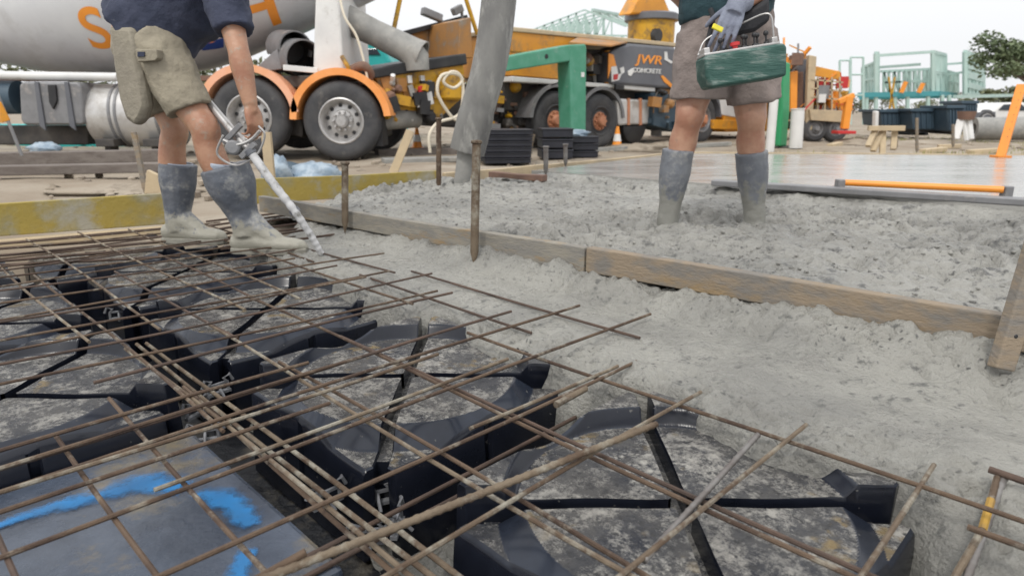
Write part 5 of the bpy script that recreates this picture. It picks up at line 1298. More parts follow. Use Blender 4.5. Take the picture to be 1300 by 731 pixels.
# hopper at the rear of the pump
tH = 0.25
hop = pp('hopper', [(476, 94), (588, 78), (590, 92), (584, 128), (560, 150), (512, 150), (484, 124)], tH, 1.7, M['truck_yellow'], None, 0.03)
pp('hopper_rim', [(474, 88), (500, 82), (592, 68), (594, 82), (476, 100)], tH + 0.06, 1.8, M['black'], hop, 0.02)
bp_ = pp('splash_plate', [(518, 44), (594, 23), (592, 70), (530, 80)], tH - 1.2, 0.05, M['rusty_plate'], hop, 0.01)
pp('splash_edge', [(512, 40), (593, 19), (595, 24), (518, 45)], tH - 1.12, 0.12, M['black'], bp_, 0.005)
pp('splash_wing', [(584, 26), (598, 22), (600, 74), (582, 74)], tH - 0.3, 0.9, M['rusty_plate'], hop, 0.012)
pp('patch_plate', [(545, 58), (572, 52), (566, 70), (542, 76)], tH - 1.18, 0.05, M['chute'], bp_, 0.004)
mb = MB(); c = p_(572, 104, tH + 0.05); mb.lathe(c - Vector((0, 0, 0.26)), (0, 0, 1), [(0.001, 0), (0.17, 0), (0.20, 0.03), (0.21, 0.34), (0.18, 0.36), (0.001, 0.36)], 26); mb.build('water_bucket', M['truck_yellow'], hop, smooth=True)
clutter('machinery', 484, 560, 104, 150, tH + 0.05, 60, ['black', 'truck_yellow', 'rusty_plate', 'reddish_timber', 'chute', 'truck_yellow', 'white_paint'], 9, hop)
for x in (521, 537):
    mb = MB(); mb.prism([p_(x - 3, 96, tH + 0.05), p_(x + 2, 96, tH + 0.05), p_(x + 3, 106, tH + 0.05), p_(x - 2, 106, tH + 0.05)], -nP * 0.06); mb.build('white_latch', M['white_paint'], hop, bevel=0.004)
pl_ = pp('number_plate', [(529, 124), (548, 116), (551, 132), (531, 137)], tH + 0.14, 0.03, M['white_paint'], hop, 0.004)
for x in (533, 538, 543):
    mb = MB(); mb.prism([p_(x, 129, tH + 0.146), p_(x + 3.4, 128, tH + 0.146), p_(x + 3.6, 134, tH + 0.146), p_(x + 0.2, 135, tH + 0.146)], -nP * 0.01); mb.build('plate_mark', M['blue_paint'], pl_)
pp('tail_lamp', [(532, 110), (543, 107), (544, 115), (533, 118)], tH + 0.14, 0.05, M['red'], hop, 0.01)
mb = MB(); P = [p_(590, 152, 0.9), p_(575, 150, 0.9), p_(556, 120, 0.9), p_(560, 97, 0.9), p_(578, 94, 0.9), p_(587, 102, 0.9), p_(576, 112, 0.9), p_(563, 104, 0.9), p_(572, 92, 0.9), p_(584, 96, 0.9), p_(588, 118, 0.9), p_(582, 146, 0.9), p_(556, 156, 0.9), p_(545, 172, 0.9), p_(546, 194, 0.9)]
mb.tube(curve_pts(P, 8), 0.022, 8); mb.build('wash_hose', M['cream_hose'], pump, smooth=True)
mb = MB(); c = p_(505, 158, tH - 0.2); mb.tube([p_(478, 152, tH - 0.1), p_(510, 150, tH - 0.1), p_(530, 150, tH - 0.1)], [0.16, 0.15, 0.14], 18); mb.build('outlet_pipe', M['chute'], hop, smooth=True)
pp('pump_frame', [(560, 120), (655, 122), (655, 166), (560, 160)], -0.6, 1.2, M['chassis'])
pp('frame_post', [(601, 110), (612, 110), (612, 168), (601, 168)], 0.05, 0.12, M['reddish_timber'])
for (x, y, x2, y2) in ((536, 14, 560, 24), (575, 16, 586, 10)):
    mb = MB(); a, b = p_(x, y, -0.8), p_(x2, y2, -0.8); mb.bar(a, b, 0.12, 0.12); mb.bar(b, p_(x2 + 1, 30, -0.8), 0.05, 0.05); mb.build('work_lamp', M['mid_grey'], pump, bevel=0.02)

clutter('underside', 600, 690, 106, 165, -0.3, 50, ['black', 'chassis', 'mid_grey', 'reddish_timber', 'truck_yellow'], 12, pump)
clutter('underside', 826, 866, 114, 172, 0.12, 22, ['black', 'chassis', 'rusty_plate', 'bin_blue'], 15, pump)
for a, b in (((514, -30), (499, 42)), ((582, -30), (606, 44))):
    mb = MB(); mb.tube([p_(*a, -0.6), p_(*b, -0.6)], 0.035, 10); mb.build('stay_pole', M['truck_yellow'], pump, smooth=True)
# ------------------------------------------------ placing hose hanging from the boom
hs = thing('placing_hose', 'thick cement grey rubber placing hose hanging from the boom into the concrete', 'hose', AY(588, 237, 4.45))
mb = MB(); P = curve_pts([tip, Vector((0.02, 4.75, 2.4)), W(634, -6, 4.52), W(622, 80, 4.46), W(606, 140, 4.44), W(593, 193, 4.44)], 10)
rr_ = [0.112 if i < len(P) * 0.8 else 0.118 for i in range(len(P))]; rr_[-1] = 0.116
mb.tube(P, rr_, 26); mb.build('hose_body', M['hose'], hs, smooth=True)
mb = MB(); mb.tube([W(592, 186, 4.44), W(589, 215, 4.44), W(584, 246, 4.44)], [0.058, 0.056, 0.050], 18); mb.build('hose_tip', M['chute'], hs, smooth=True)

# ================================================================== THE SITE BEHIND
# dark timber bearers stacked behind the left form board
def beam(a, b, w, h, m, lab, name='timber_beam', group=None):
    mb = MB(); mb.bar(a, b, w, h); return tag(mb.build(name, m, bevel=0.008), lab, 'beam', group)
beam(AZ(-120, 222, 0.035) + Vector((0, 0.3, 0)), AZ(206, 214, 0.035) + Vector((0, 0.2, 0)), 0.22, 0.09, M['dark_timber'], 'long grey timber beam on the dirt behind the left yellow board, lower and nearer one', group='timber beams behind the board')
beam(AZ(-150, 205, 0.10), AZ(212, 197, 0.10), 0.24, 0.13, M['dark_timber'], 'long dark timber beam behind the left yellow board, upper and farther one', group='timber beams behind the board')
beam(AZ(478, 195, -0.02), AZ(660, 190, -0.02), 0.25, 0.12, M['dark_timber'], 'dark timber beam on the ground between the mixer wheel and the crates', group='timber beams behind the board')
beam(AZ(486, 204, -0.03), AZ(610, 201, -0.03), 0.30, 0.06, M['chute'], 'pale concrete kerb strip in front of the dark beam by the mixer wheel', 'kerb_strip')
# warning flag at far left
fg = thing('marker_flag', 'orange yellow marker flag on a thin grey pole at far left', 'flag', AY(30, 196, 6.0))
mb = MB(); mb.tube([AY(-4, 118, 6.0), AY(28, 198, 6.0)], 0.014, 8); mb.build('pole', M['mid_grey'], fg, smooth=True)
mb = MB(); mb.prism([AY(-14, 122, 5.98), AY(0, 130, 5.96), (AY(12, 153, 5.99)), AY(2, 156, 5.97), AY(-16, 154, 6.02)], (0, 0.02, 0)); mb.build('cloth', M['truck_orange'], fg, bevel=0.006)
# pale plastic film and dark bag
def lumpy(c, rad, sc, seed, n=26):
    mb = MB(); mb.ball((0, 0, 0), 1.0, (1, 1, 1), None, n)
    P = np.array([tuple(v) for v in mb.v])
    k = 1 + 0.55 * fbm(P[:, 0] + seed + 5, P[:, 1] + P[:, 2] * 1.7 + 5, 1.6, 3, seed) + 0.3 * np.abs(fbm(P[:, 0] * 2 + 9, P[:, 1] * 2 + P[:, 2] * 3 + 9, 2.5, 2, seed + 3))
    mb.v = [Vector(c) + Vector((p[0] * sc[0], p[1] * sc[1], max(-0.2, p[2]) * sc[2])) * float(kk) * rad for p, kk in zip(P, k)]
    return mb
tag(lumpy(AZ(402, 226, -0.05), 0.25, (1.1, 0.7, 0.5), 3).build('plastic_sheet', M['plastic_sheet'], smooth='all'), 'crumpled pale blue plastic film on the dirt in front of the rear mixer wheel', 'plastic sheet')
tag(lumpy(AZ(352, 226, -0.03), 0.18, (0.7, 0.6, 1.1), 8).build('plastic_sheet', M['plastic_sheet'], smooth='all'), 'small pale plastic bag standing right of the pine stake', 'plastic sheet')
tag(lumpy(AZ(372, 218, -0.03), 0.19, (1.5, 0.6, 0.5), 12).build('dark_bag', M['bin_blue'], smooth='all'), 'dark blue bag between two pieces of pale plastic film', 'bag')
# black crates beside the slab
def crate_stack(px, py, Y, w, d, h, lab, n=5, taper=0.94, rot=0.15):
    c = AY(px, py, Y); c.z = -0.05
    t_ = thing('crate', lab, 'crate', c); RZ = Matrix.Rotation(rot, 3, 'Z')
    for i in range(n):
        k = taper + (1 - taper) * i / (n - 1); z0 = h * i / n
        mb = MB(); hh = h / n
        mb.box((0, 0, 0), (w * k, d * k, hh * 0.74)); mb.box((0, 0, hh * 0.42), (w * k * 1.05, d * k * 1.05, hh * 0.16))
        mb.v = [c + RZ @ (p + Vector((0, 0, z0 + hh * 0.45))) for p in mb.v]
        mb.build('tray', M['crate'], t_, bevel=0.012)
    return t_
crate_stack(641, 203, 8.6, 0.62, 0.6, 0.42, 'stack of black plastic trays by the slab corner, right of the hose', 6)
crate_stack(704, 199, 9.3, 0.42, 0.5, 0.42, 'left half of the black plastic crates in front of the green outrigger', 3, 1.0, 0.1)
crate_stack(738, 197, 9.6, 0.38, 0.5, 0.30, 'lower black crate with grey film on top, right of the taller black crate', 3, 1.0, 0.1)
tag(lumpy(AY(728, 171, 9.5), 0.16, (1.2, 0.8, 0.4), 21).build('plastic_film', M['plastic_sheet'], smooth='all'), 'crumpled grey film lying on the lower black crate', 'plastic film')
stake(AY(674, 170, 8.5), AY(666, 208, 8.45), 0.11, 0.05, M['plank'], 'short broad timber post leaning on the black tray stack', point=False)
# traffic cones
def cone(px, py, z, h, lab):
    c = AZ(px, py, z); t_ = thing('traffic_cone', lab, 'traffic cone', c, 'traffic cones by the pump truck')
    mb = MB(); mb.box(c + Vector((0, 0, 0.015)), (h * 0.6, h * 0.6, 0.03)); mb.build('base', M['orange_paint'], t_, bevel=0.006)
    mb = MB(); mb.lathe(c, (0, 0, 1), [(h * 0.24, 0.03), (h * 0.06, h), (0.001, h)], 18); mb.build('body', M['orange_paint'], t_, smooth=True)
    mb = MB(); mb.lathe(c, (0, 0, 1), [(h * 0.19, h * 0.34), (h * 0.125, h * 0.66)], 18)
    mb.v = [c + Vector(((p - c).x * 1.04, (p - c).y * 1.04, (p - c).z)) for p in mb.v]; mb.build('sleeve', M['white_paint'], t_, smooth=True)
cone(783, 189, -0.05, 0.38, 'small orange and white cone behind the rear pump wheel')
cone(530, 189, -0.05, 0.36, 'small orange and white cone below the hopper')
# teal truck and barrier behind the mixer
tt = thing('teal_truck', 'teal truck cab parked behind the mixer chute', 'truck', AY(468, 190, 15.0))
def yb_(name, pix, Y, depth, m, parent, bev=0.02):
    mb = MB(); mb.prism([AY(x, y, Y) for x, y in pix], (0, depth, 0)); return mb.build(name, m, parent, bevel=bev)
cb_ = yb_('cab', [(428, 60), (440, 50), (482, 50), (496, 78), (500, 182), (428, 182)], 15.0, 2.2, M['teal'], tt, 0.06)
yb_('window', [(444, 62), (478, 62), (483, 70), (444, 70)], 14.97, 0.05, M['glass_dark'], cb_, 0.01)
yb_('roof_edge', [(438, 46), (483, 46), (486, 51), (438, 51)], 14.95, 2.3, M['white_paint'], cb_, 0.01)
yb_('grey_side_panel', [(476, 120), (490, 120), (492, 165), (476, 165)], 14.96, 0.05, M['mid_grey'], cb_, 0.01)
bb = thing('teal_barrier', 'low teal plastic barrier seen under the mixer truck', 'barrier', AY(80, 190, 12.5))
for k in range(5):
    x0 = -70 + k * 58
    yb_('panel', [(x0, 156 + (k % 2) * 2), (x0 + 55, 156 + (k % 2) * 2), (x0 + 57, 190), (x0 - 2, 190)], 12.5 + 0.1 * (k % 2), 0.35, M['teal'], bb, 0.05)
lumpy_ = tag(lumpy(AY(58, 190, 8.3), 0.13, (1.4, 0.7, 0.6), 31).build('plastic_sheet', M['plastic_sheet'], smooth='all'), 'pale plastic film on the far dark beam at left', 'plastic sheet')

# steel house frames
def house(name, Y, pix_x, lev, lab, bars):
    t_ = thing(name, lab, 'house frame', AY((pix_x[0] + pix_x[1]) / 2, 150, Y))
    for nm, lst, m, w_ in bars:
        for (x0, y0, x1, y1, d0, d1) in lst:
            mb = MB(); mb.bar(AY(x0, y0, Y + d0), AY(x1, y1, Y + d1), w_, w_); mb.build(nm, M[m], t_)
    return t_
YH = 62.0
hf = thing('house_frame', 'two storey pale green steel house frame under construction at right', 'house frame', AY(1170, 165, YH))
def hb_(nm, pts, w_, m='frame_green'):
    mb = MB()
    for (x0, y0, d0), (x1, y1, d1) in pts: mb.bar(AY(x0, y0, YH + d0), AY(x1, y1, YH + d1), w_)
    return mb.build(nm, M[m], hf)
hb_('floor_beam', [((1090, 121, 0), (1190, 119, 0)), ((1190, 119, 0), (1212, 121, 8)), ((1092, 124, 7), (1212, 122, 8))], 0.42, 'teal_beam')
hb_('floor_beam', [((1212, 123, 0), (1300, 121, 10))], 0.3)
for x in (1100, 1112, 1136, 1152, 1178, 1196, 1205):
    hb_('post', [((x, 121, 0), (x, 168, 0))], 0.26)
def frame_panel(pts, nst, br, thick=0.14, solid=None):
    (x0, ya0, yb0, d0), (x1, ya1, yb1, d1) = pts
    seg = []
    L = lambda t_: ((x0 + (x1 - x0) * t_), ya0 + (ya1 - ya0) * t_, yb0 + (yb1 - yb0) * t_, d0 + (d1 - d0) * t_)
    for i in range(nst + 1):
        a = L(i / nst); seg.append(((a[0], a[1], a[3]), (a[0], a[2], a[3])))
    for f in (0.0, 0.5, 1.0):
        a, b = L(0), L(1); seg.append(((a[0], a[1] + (a[2] - a[1]) * f, a[3]), (b[0], b[1] + (b[2] - b[1]) * f, b[3])))
    if br:
        for i in range(0, nst, 2):
            a, b = L(i / nst), L(min(1, (i + 1) / nst)); seg.append(((a[0], a[1], a[3]), (b[0], b[2], b[3])))
    return hb_('wall_frame', seg, thick)
frame_panel(((1095, 86, 120, 3), (1112, 79, 120, 0)), 4, True, 0.2)
frame_panel(((1112, 68, 118, 0), (1114, 68, 118, 5)), 2, False, 0.3)
for q_ in (((1112, 71, 0), (1186, 66, 0)), ((1114, 86, 1), (1168, 82, 1)), ((1118, 91, 6), (1180, 88, 6))): hb_('top_rail', [q_], 0.24)
frame_panel(((1122, 92, 118, 5), (1180, 88, 118, 5)), 9, True, 0.20)
frame_panel(((1150, 90, 118, 2), (1184, 88, 118, 4)), 6, True, 0.18)
frame_panel(((1184, 66, 118, 0), (1200, 70, 118, 8)), 5, True, 0.26)
for q_ in (((1200, 82, 8), (1226, 80, 8)), ((1196, 96, 8), (1222, 92, 8))): hb_('top_rail', [q_], 0.2)
frame_panel(((1200, 90, 118, 8), (1216, 94, 118, 12)), 4, True, 0.2)
frame_panel(((1225, 66, 120, 4), (1248, 76, 120, 12)), 5, True, 0.32)
for y in (72, 84, 96, 108): hb_('sheet_rail', [((1226, y, 4.2), (1247, y + 6, 12))], 0.5)
for (x0, y0, x1, y1) in ((1128, 98, 1135, 140), (1136, 98, 1129, 140)): hb_('ladder_rail', [((x0, y0, -2), (x1, y1, -2))], 0.12, 'truck_yellow')
for q_ in (((1150, 104, -1), (1144, 118, -1)), ((1172, 106, -1), (1166, 118, -1))): hb_('orange_brace', [q_], 0.28, 'orange_paint')
# roof trusses of the house behind the pump truck
hf2 = thing('house_frame', 'pale green steel roof trusses rising behind the orange pump truck', 'house frame', AY(735, 160, 60))
def h2(nm, segs, w_):
    mb = MB()
    for (x0, y0, d0), (x1, y1, d1) in segs: mb.bar(AY(x0, y0, 60 + d0), AY(x1, y1, 60 + d1), w_)
    return mb.build(nm, M['frame_green'], hf2)
h2('ridge', [((752, 13, 0), (792, 20, 6))], 0.22)
for k in range(5):
    d_ = k * 1.6; xa, xp, xb = 672 + k * 12, 742 + k * 11, 795 + k * 4
    segs = [((xa, 40 - k * 1.0, d_), (xp, 13 + k * 1.6, d_)), ((xp, 13 + k * 1.6, d_), (xb, 34, d_)), ((xa, 44, d_), (xb, 46, d_))]
    for i in range(1, 7):
        t_ = i / 7; segs.append(((xa + (xp - xa) * t_, 40 - k + (13 + k * 1.6 - 40 + k) * t_, d_), (xa + (xp - xa) * t_, 45, d_)))
        if i < 6: segs.append(((xa + (xp - xa) * t_, 45, d_), (xa + (xp - xa) * (t_ + 0.14), 40 - k + (13 + k * 1.6 - 40 + k) * (t_ + 0.14), d_)))
    h2('truss', segs, 0.12)
for x in (690, 740, 790): h2('post', [((x, 45, 1), (x, 150, 1))], 0.25)

# flat rack truck with hire gear
YR = 14.0
rk = thing('rack_truck', 'small flat bed truck with a pale rack of orange and yellow gear', 'truck', AY(1050, 178, YR))
def rb_(nm, pix, dy, dep, m, bev=0.01, par=None): return yb_(nm, pix, YR + dy, dep, M[m], par or rk, bev)
rb_('cab_back', [(1012, 78), (1028, 74), (1030, 150), (1010, 152)], 0.3, 1.6, 'dark_grey')
rb_('cab_side', [(1004, 92), (1013, 90), (1012, 140), (1004, 142)], 0.1, 0.5, 'orange_paint')
rb_('red_stripe', [(1012, 92), (1020, 91), (1020, 146), (1012, 147)], 0.26, 0.1, 'reddish_timber')
def rclut(seed, n, x0, x1, y0, y1, mats):
    q = random.Random(seed); mb = MB()
    for i in range(n):
        mb.mat(q.randrange(len(mats))); a = AY(q.uniform(x0, x1), q.uniform(y0, y1), YR + q.uniform(-0.1, 0.9)); w_ = q.uniform(0.04, 0.16)
        if q.random() < 0.5: mb.box(a, (w_ * 1.6, w_ * 1.5, w_ * 1.8), Matrix.Rotation(q.uniform(0, 3), 3, 'Z'))
        else: mb.bar(a, a + Vector((q.uniform(-.35, .35), q.uniform(-.2, .2), q.uniform(-.35, .35))), w_ * 0.4)
    return mb.build('gear', [M[m] for m in mats], rk)
rclut(3, 46, 1030, 1074, 103, 142, ['orange_paint', 'truck_yellow', 'black', 'white_paint', 'red', 'orange_paint', 'mid_grey'])
rclut(8, 16, 992, 1026, 68, 82, ['orange_paint', 'reddish_timber', 'truck_orange', 'mid_grey'])
rb_('cab_top', [(992, 76), (1024, 70), (1024, 84), (992, 86)], 0.5, 1.4, 'rusty_plate')
rb_('head_post', [(1027, 70), (1037, 72), (1031, 165), (1023, 165)], 0.0, 0.12, 'pale_timber')
rb_('orange_panel', [(1035, 84), (1067, 91), (1067, 102), (1035, 97)], 0.05, 0.06, 'truck_orange')
for y in (104, 115, 126): 
    mb = MB(); mb.bar(AY(1030, y - 3, YR), AY(1070, y + 1, YR), 0.028); mb.build('rack_rail', M['pale_timber'], rk)
for x in (1038, 1047, 1056, 1066):
    mb = MB(); mb.bar(AY(x, 98, YR), AY(x, 140, YR), 0.028); mb.build('rack_post', M['pale_timber'], rk)
rb_('deck', [(1028, 139), (1076, 141), (1076, 156), (1030, 153)], -0.1, 1.9, 'pale_timber')
rb_('chassis', [(1030, 155), (1074, 156), (1074, 166), (1030, 166)], 0.1, 1.4, 'black')
for x in (1036, 1062):
    c = AY(x, 165, YR - 0.02); c.z = 0.22
    wheel(rk, c, (0, -1, 0), 0.27, 0.2, 0.15, M['mid_grey'], M['rubber'], 0, 0.05, M['mid_grey'], 0.08)
rb_('yellow_drum', [(1040, 115), (1054, 114), (1056, 138), (1040, 138)], 0.25, 0.4, 'truck_yellow', 0.05)
rb_('dark_box', [(1036, 102), (1056, 104), (1056, 113), (1036, 112)], 0.3, 0.5, 'black', 0.02)
for k, (x0, y0, x1, y1) in enumerate(((1056, 138, 1062, 116), (1048, 124, 1074, 128), (1052, 132, 1078, 126), (1068, 140, 1060, 120))):
    mb = MB(); mb.bar(AY(x0, y0, YR + 0.1), AY(x1, y1, YR + 0.15), 0.10); mb.build('orange_gear', M['orange_paint'], rk, bevel=0.01)
pst = thing('orange_jack', 'orange site jack standing right of the rack truck', 'jack', AY(1074, 166, 13.2))
for a, b, w_ in (((1078, 122), (1072, 164), 0.13), ((1064, 130), (1084, 121), 0.1)):
    mb = MB(); mb.bar(AY(*a, 13.2), AY(*b, 13.2), w_); mb.build('arm', M['orange_paint'], pst, bevel=0.015)
mb = MB(); mb.box(AY(1071, 168, 13.2), (0.35, 0.3, 0.06)); mb.build('base', M['red'], pst, bevel=0.01)
# white plastic posts
def white_post(a, b, r, lab):
    mb = MB(); a, b = Vector(a), Vector(b); d = (a - b).normalized(); L = (a - b).length
    mb.lathe(b, d, [(0.001, 0), (r, 0), (r, L - 0.01), (r * 1.12, L - 0.01), (r * 1.12, L), (r * 0.8, L), (r * 0.8, L - 0.05), (0.001, L - 0.05)], 18)
    tag(mb.build('white_pipe', M['white_paint'], smooth=True), lab, 'pipe', 'white plastic pipes standing in the ground')
white_post(AY(983, 122, 10.4), AY(977, 193, 10.4), 0.065, 'thin white plastic pipe standing beside the right knee of the gloved man')
white_post(AY(1013, 138, 11.2), AY(1010, 188, 11.2), 0.105, 'thick white plastic pipe standing in front of the rack truck')
# light scaffold
for k, (xs, y0, lab) in enumerate((((1066, 1079), 77, 'thin grey green scaffold frame right of the rack truck, lower one'), ((1080, 1096), 73, 'thin grey green scaffold frame right of the rack truck, taller one'))):
    sc = thing('scaffold_frame', lab, 'scaffold', AY(xs[0], 150, 30), 'scaffold frames behind the rack truck')
    for x in xs:
        mb = MB(); mb.tube([AY(x, y0, 30), AY(x, 162, 30)], 0.05, 8); mb.build('post', M['frame_green'], sc, smooth=True)
    for y in (y0, y0 + 22, y0 + 48):
        mb = MB(); mb.tube([AY(xs[0], y, 30), AY(xs[1], y, 30)], 0.04, 8); mb.build('rail', M['frame_green'], sc, smooth=True)
# slate blue bins
BG = 'slate blue bins on the far side of the slab'
def bin_(px0, px1, py0, py1, Y, lab, depth=0.9, lid=True):
    c = AY((px0 + px1) / 2, py1, Y); t_ = thing('plastic_bin', lab, 'bin', c, BG)
    w_ = (px1 - px0); 
    b = yb_('tub', [(px0, py0 + 4), (px1, py0 + 4), (px1 - w_ * 0.06, py1 - 3), (px0 + w_ * 0.06, py1 - 3)], Y, depth, M['bin_blue'], t_, 0.03)
    for k in range(1, 6):
        x = px0 + w_ * k / 6; yb_('rib', [(x - 0.8, py0 + 6), (x + 0.8, py0 + 6), (x + 0.8, py1 - 5), (x - 0.8, py1 - 5)], Y - 0.03, 0.05, M['bin_blue'], t_, 0.0)
    yb_('rim', [(px0 - 1, py0), (px1 + 1, py0), (px1 + 1, py0 + 4), (px0 - 1, py0 + 4)], Y - 0.05, depth + 0.1, M['bin_blue'], t_, 0.01)
    for x in (px0 + w_ * 0.2, px1 - w_ * 0.3): yb_('skid', [(x, py1 - 3), (x + w_ * 0.1, py1 - 3), (x + w_ * 0.1, py1 + 1), (x, py1 + 1)], Y + 0.05, depth - 0.1, M['black'], t_, 0.0)
bin_(1118, 1150, 139, 163, 16.0, 'slate blue bin nearest the timber sawhorse')
bin_(1157, 1198, 138, 168, 15.5, 'widest slate blue bin, in the middle of the row')
bin_(1203, 1226, 134, 170, 15.0, 'tall slate blue bin left of the white bucket stand')
bin_(1222, 1242, 128, 148, 19.0, 'dark slate blue bin standing behind the white bucket stand')
bin_(1148, 1186, 158, 172, 17.5, 'low dark bin under the row of slate blue bins')
for k, (x, y0, y1) in enumerate(((1114, 141, 166), (1154, 140, 156), (1200, 139, 150))):
    mb = MB(); mb.prism([AY(x - 2.5, y0, 15.8), AY(x + 2.5, y0, 15.8), AY(x + 1.5, y1, 15.8), AY(x - 3.5, y1, 15.8)], (0, 0.15, 0)); tag(mb.build('white_sack', M['white_paint'], bevel=0.03), ['white sack at the left end of the slate blue bins', 'white sack between the two larger slate blue bins', 'white sack right of the widest slate blue bin'][k], 'sack')
# sawhorse
sw = thing('sawhorse', 'rough pale timber sawhorse at the far edge of the slab', 'sawhorse', AY(1122, 195, 9.6))
mb = MB(); mb.bar(AY(1102, 163, 9.6), AY(1148, 163, 9.5), 0.10, 0.07); mb.build('top_rail', M['pale_timber'], sw, bevel=0.006)
for a, b in (((1112, 164), (1102, 186)), ((1121, 164), (1120, 197)), ((1122, 164), (1108, 192)), ((1136, 164), (1134, 190))):
    mb = MB(); mb.bar(AY(*a, 9.62), AY(*b, 9.5), 0.075, 0.05); mb.build('leg', M['pale_timber'], sw, bevel=0.004)
# thin survey stakes
for k, (x, y0, y1) in enumerate(((1164, 150, 190), (1138, 168, 186), (1210, 158, 184))):
    stake(AY(x, y0, 9.9), AY(x, y1 + 3, 9.9), 0.035, 0.03, M['plank'], ['tallest thin survey stake in front of the widest slate blue bin', 'short thin stake beside the sawhorse', 'thin stake in front of the tall slate blue bin'][k], 'survey_stake')
# wheelbarrow like white tub
wt = thing('bucket_stand', 'white bucket stand with splayed legs beside the grey concrete pipe', 'stand', AY(1224, 178, 13.5))
for a, b in (((1220, 152), (1213, 177)), ((1230, 152), (1233, 177)), ((1224, 152), (1228, 179))):
    mb = MB(); mb.bar(AY(*a, 13.5), AY(*b, 13.4), 0.13, 0.06); mb.build('leg', M['white_paint'], wt, bevel=0.01)
mb = MB(); c = AY(1226, 152, 13.5); mb.lathe(c, (0, 0, 1), [(0.001, 0), (0.14, 0), (0.17, 0.16), (0.15, 0.16), (0.001, 0.03)], 18); mb.build('bucket', M['reddish_timber'], wt, smooth=True)
mb = MB(); a, b = AY(1236, 164, 14.5), AY(1330, 163, 14.2); d_ = (b - a).normalized(); L = (b - a).length
mb.lathe(a, d_, [(0.12, 0), (0.24, 0), (0.24, L), (0.12, L)], 26, close=True); tag(mb.build('concrete_pipe', M['chute'], smooth=True), 'long grey concrete pipe lying behind the orange prop at right', 'pipe')
# orange prop leaning at right
op = thing('orange_prop', 'orange painted steel prop leaning at the far right of the slab', 'prop', AY(1270, 199, 7.0))
mb = MB(); a, b = AY(1297, 108, 7.25), AY(1270, 200, 7.0); mb.bar(a, b, 0.085, 0.05); mb.build('tube', M['bronze_prop'], op, bevel=0.008)
mb = MB(); mb.box(b + Vector((0, 0, 0.01)), (0.14, 0.14, 0.02)); mb.build('foot_plate', M['bronze_prop'], op, bevel=0.003)
for k in range(7):
    q = a.lerp(b, 0.12 + 0.1 * k); mb = MB(); mb.lathe(q + Vector((0, -0.03, 0)), (0, -1, 0), [(0.001, 0.002), (0.012, 0.001), (0.014, -0.01)], 10); mb.build('pin_hole', M['rusty_plate'], op)
# white utility behind the pipe
ut = thing('utility_vehicle', 'white utility with dark windows parked behind the orange prop at right edge', 'utility', AY(1285, 165, 24))
yb_('body', [(1238, 148), (1246, 141), (1262, 140), (1272, 131), (1300, 130), (1330, 142), (1332, 160), (1238, 160)], 24, 1.8, M['white_paint'], ut, 0.08)
yb_('window', [(1268, 140), (1275, 133), (1296, 132), (1308, 141)], 23.97, 0.06, M['glass_dark'], ut, 0.01)
yb_('tray_side', [(1238, 143), (1264, 142), (1264, 150), (1238, 150)], 23.96, 0.06, M['dark_grey'], ut, 0.01)
for x in (1252, 1312): wheel(ut, Vector((AY(x, 158, 23.95).x, 23.95, 0.28)), (0, -1, 0), 0.34, 0.24, 0.2, M['mid_grey'], M['rubber'], 0, 0.05, M['alu'], 0.09)
# screed with its orange handle
sd_ = thing('bull_float', 'grey screed float with a long orange handle lying at the edge of the finished slab', 'screed', AZ(1170, 250, 0.12))
zs = 0.128
def sq(px, py): return AZ(px, py, zs)
a, b = Vector((1.34, 4.42, zs)), Vector((3.9, 2.49, zs))
a = sq(905, 234); b = a + (sq(1300, 259) - a) * 1.25
mb = MB(); mb.bar(a + Vector((0, 0, 0.012)), b + Vector((0, 0, 0.012)), 0.09, 0.036); mb.build('straightedge', M['mid_grey'], sd_, bevel=0.006)
h0, h1 = AZ(1065, 243, zs) , AZ(1276, 253, zs)
up_ = Vector((0, 0, 0.052))
mb = MB(); mb.tube([h0 + up_ + Vector((0.02, 0, 0.0)), h1 + up_ - Vector((0.02, 0, 0))], 0.019, 12); mb.build('handle', M['orange_paint'], sd_, smooth=True)
for q in (h0, h1):
    mb = MB(); mb.bar(q, q + up_ + Vector((0, 0, 0.02)), 0.05, 0.045, (1, 0, 0)); mb.build('bracket', M['mid_grey'], sd_, bevel=0.006)

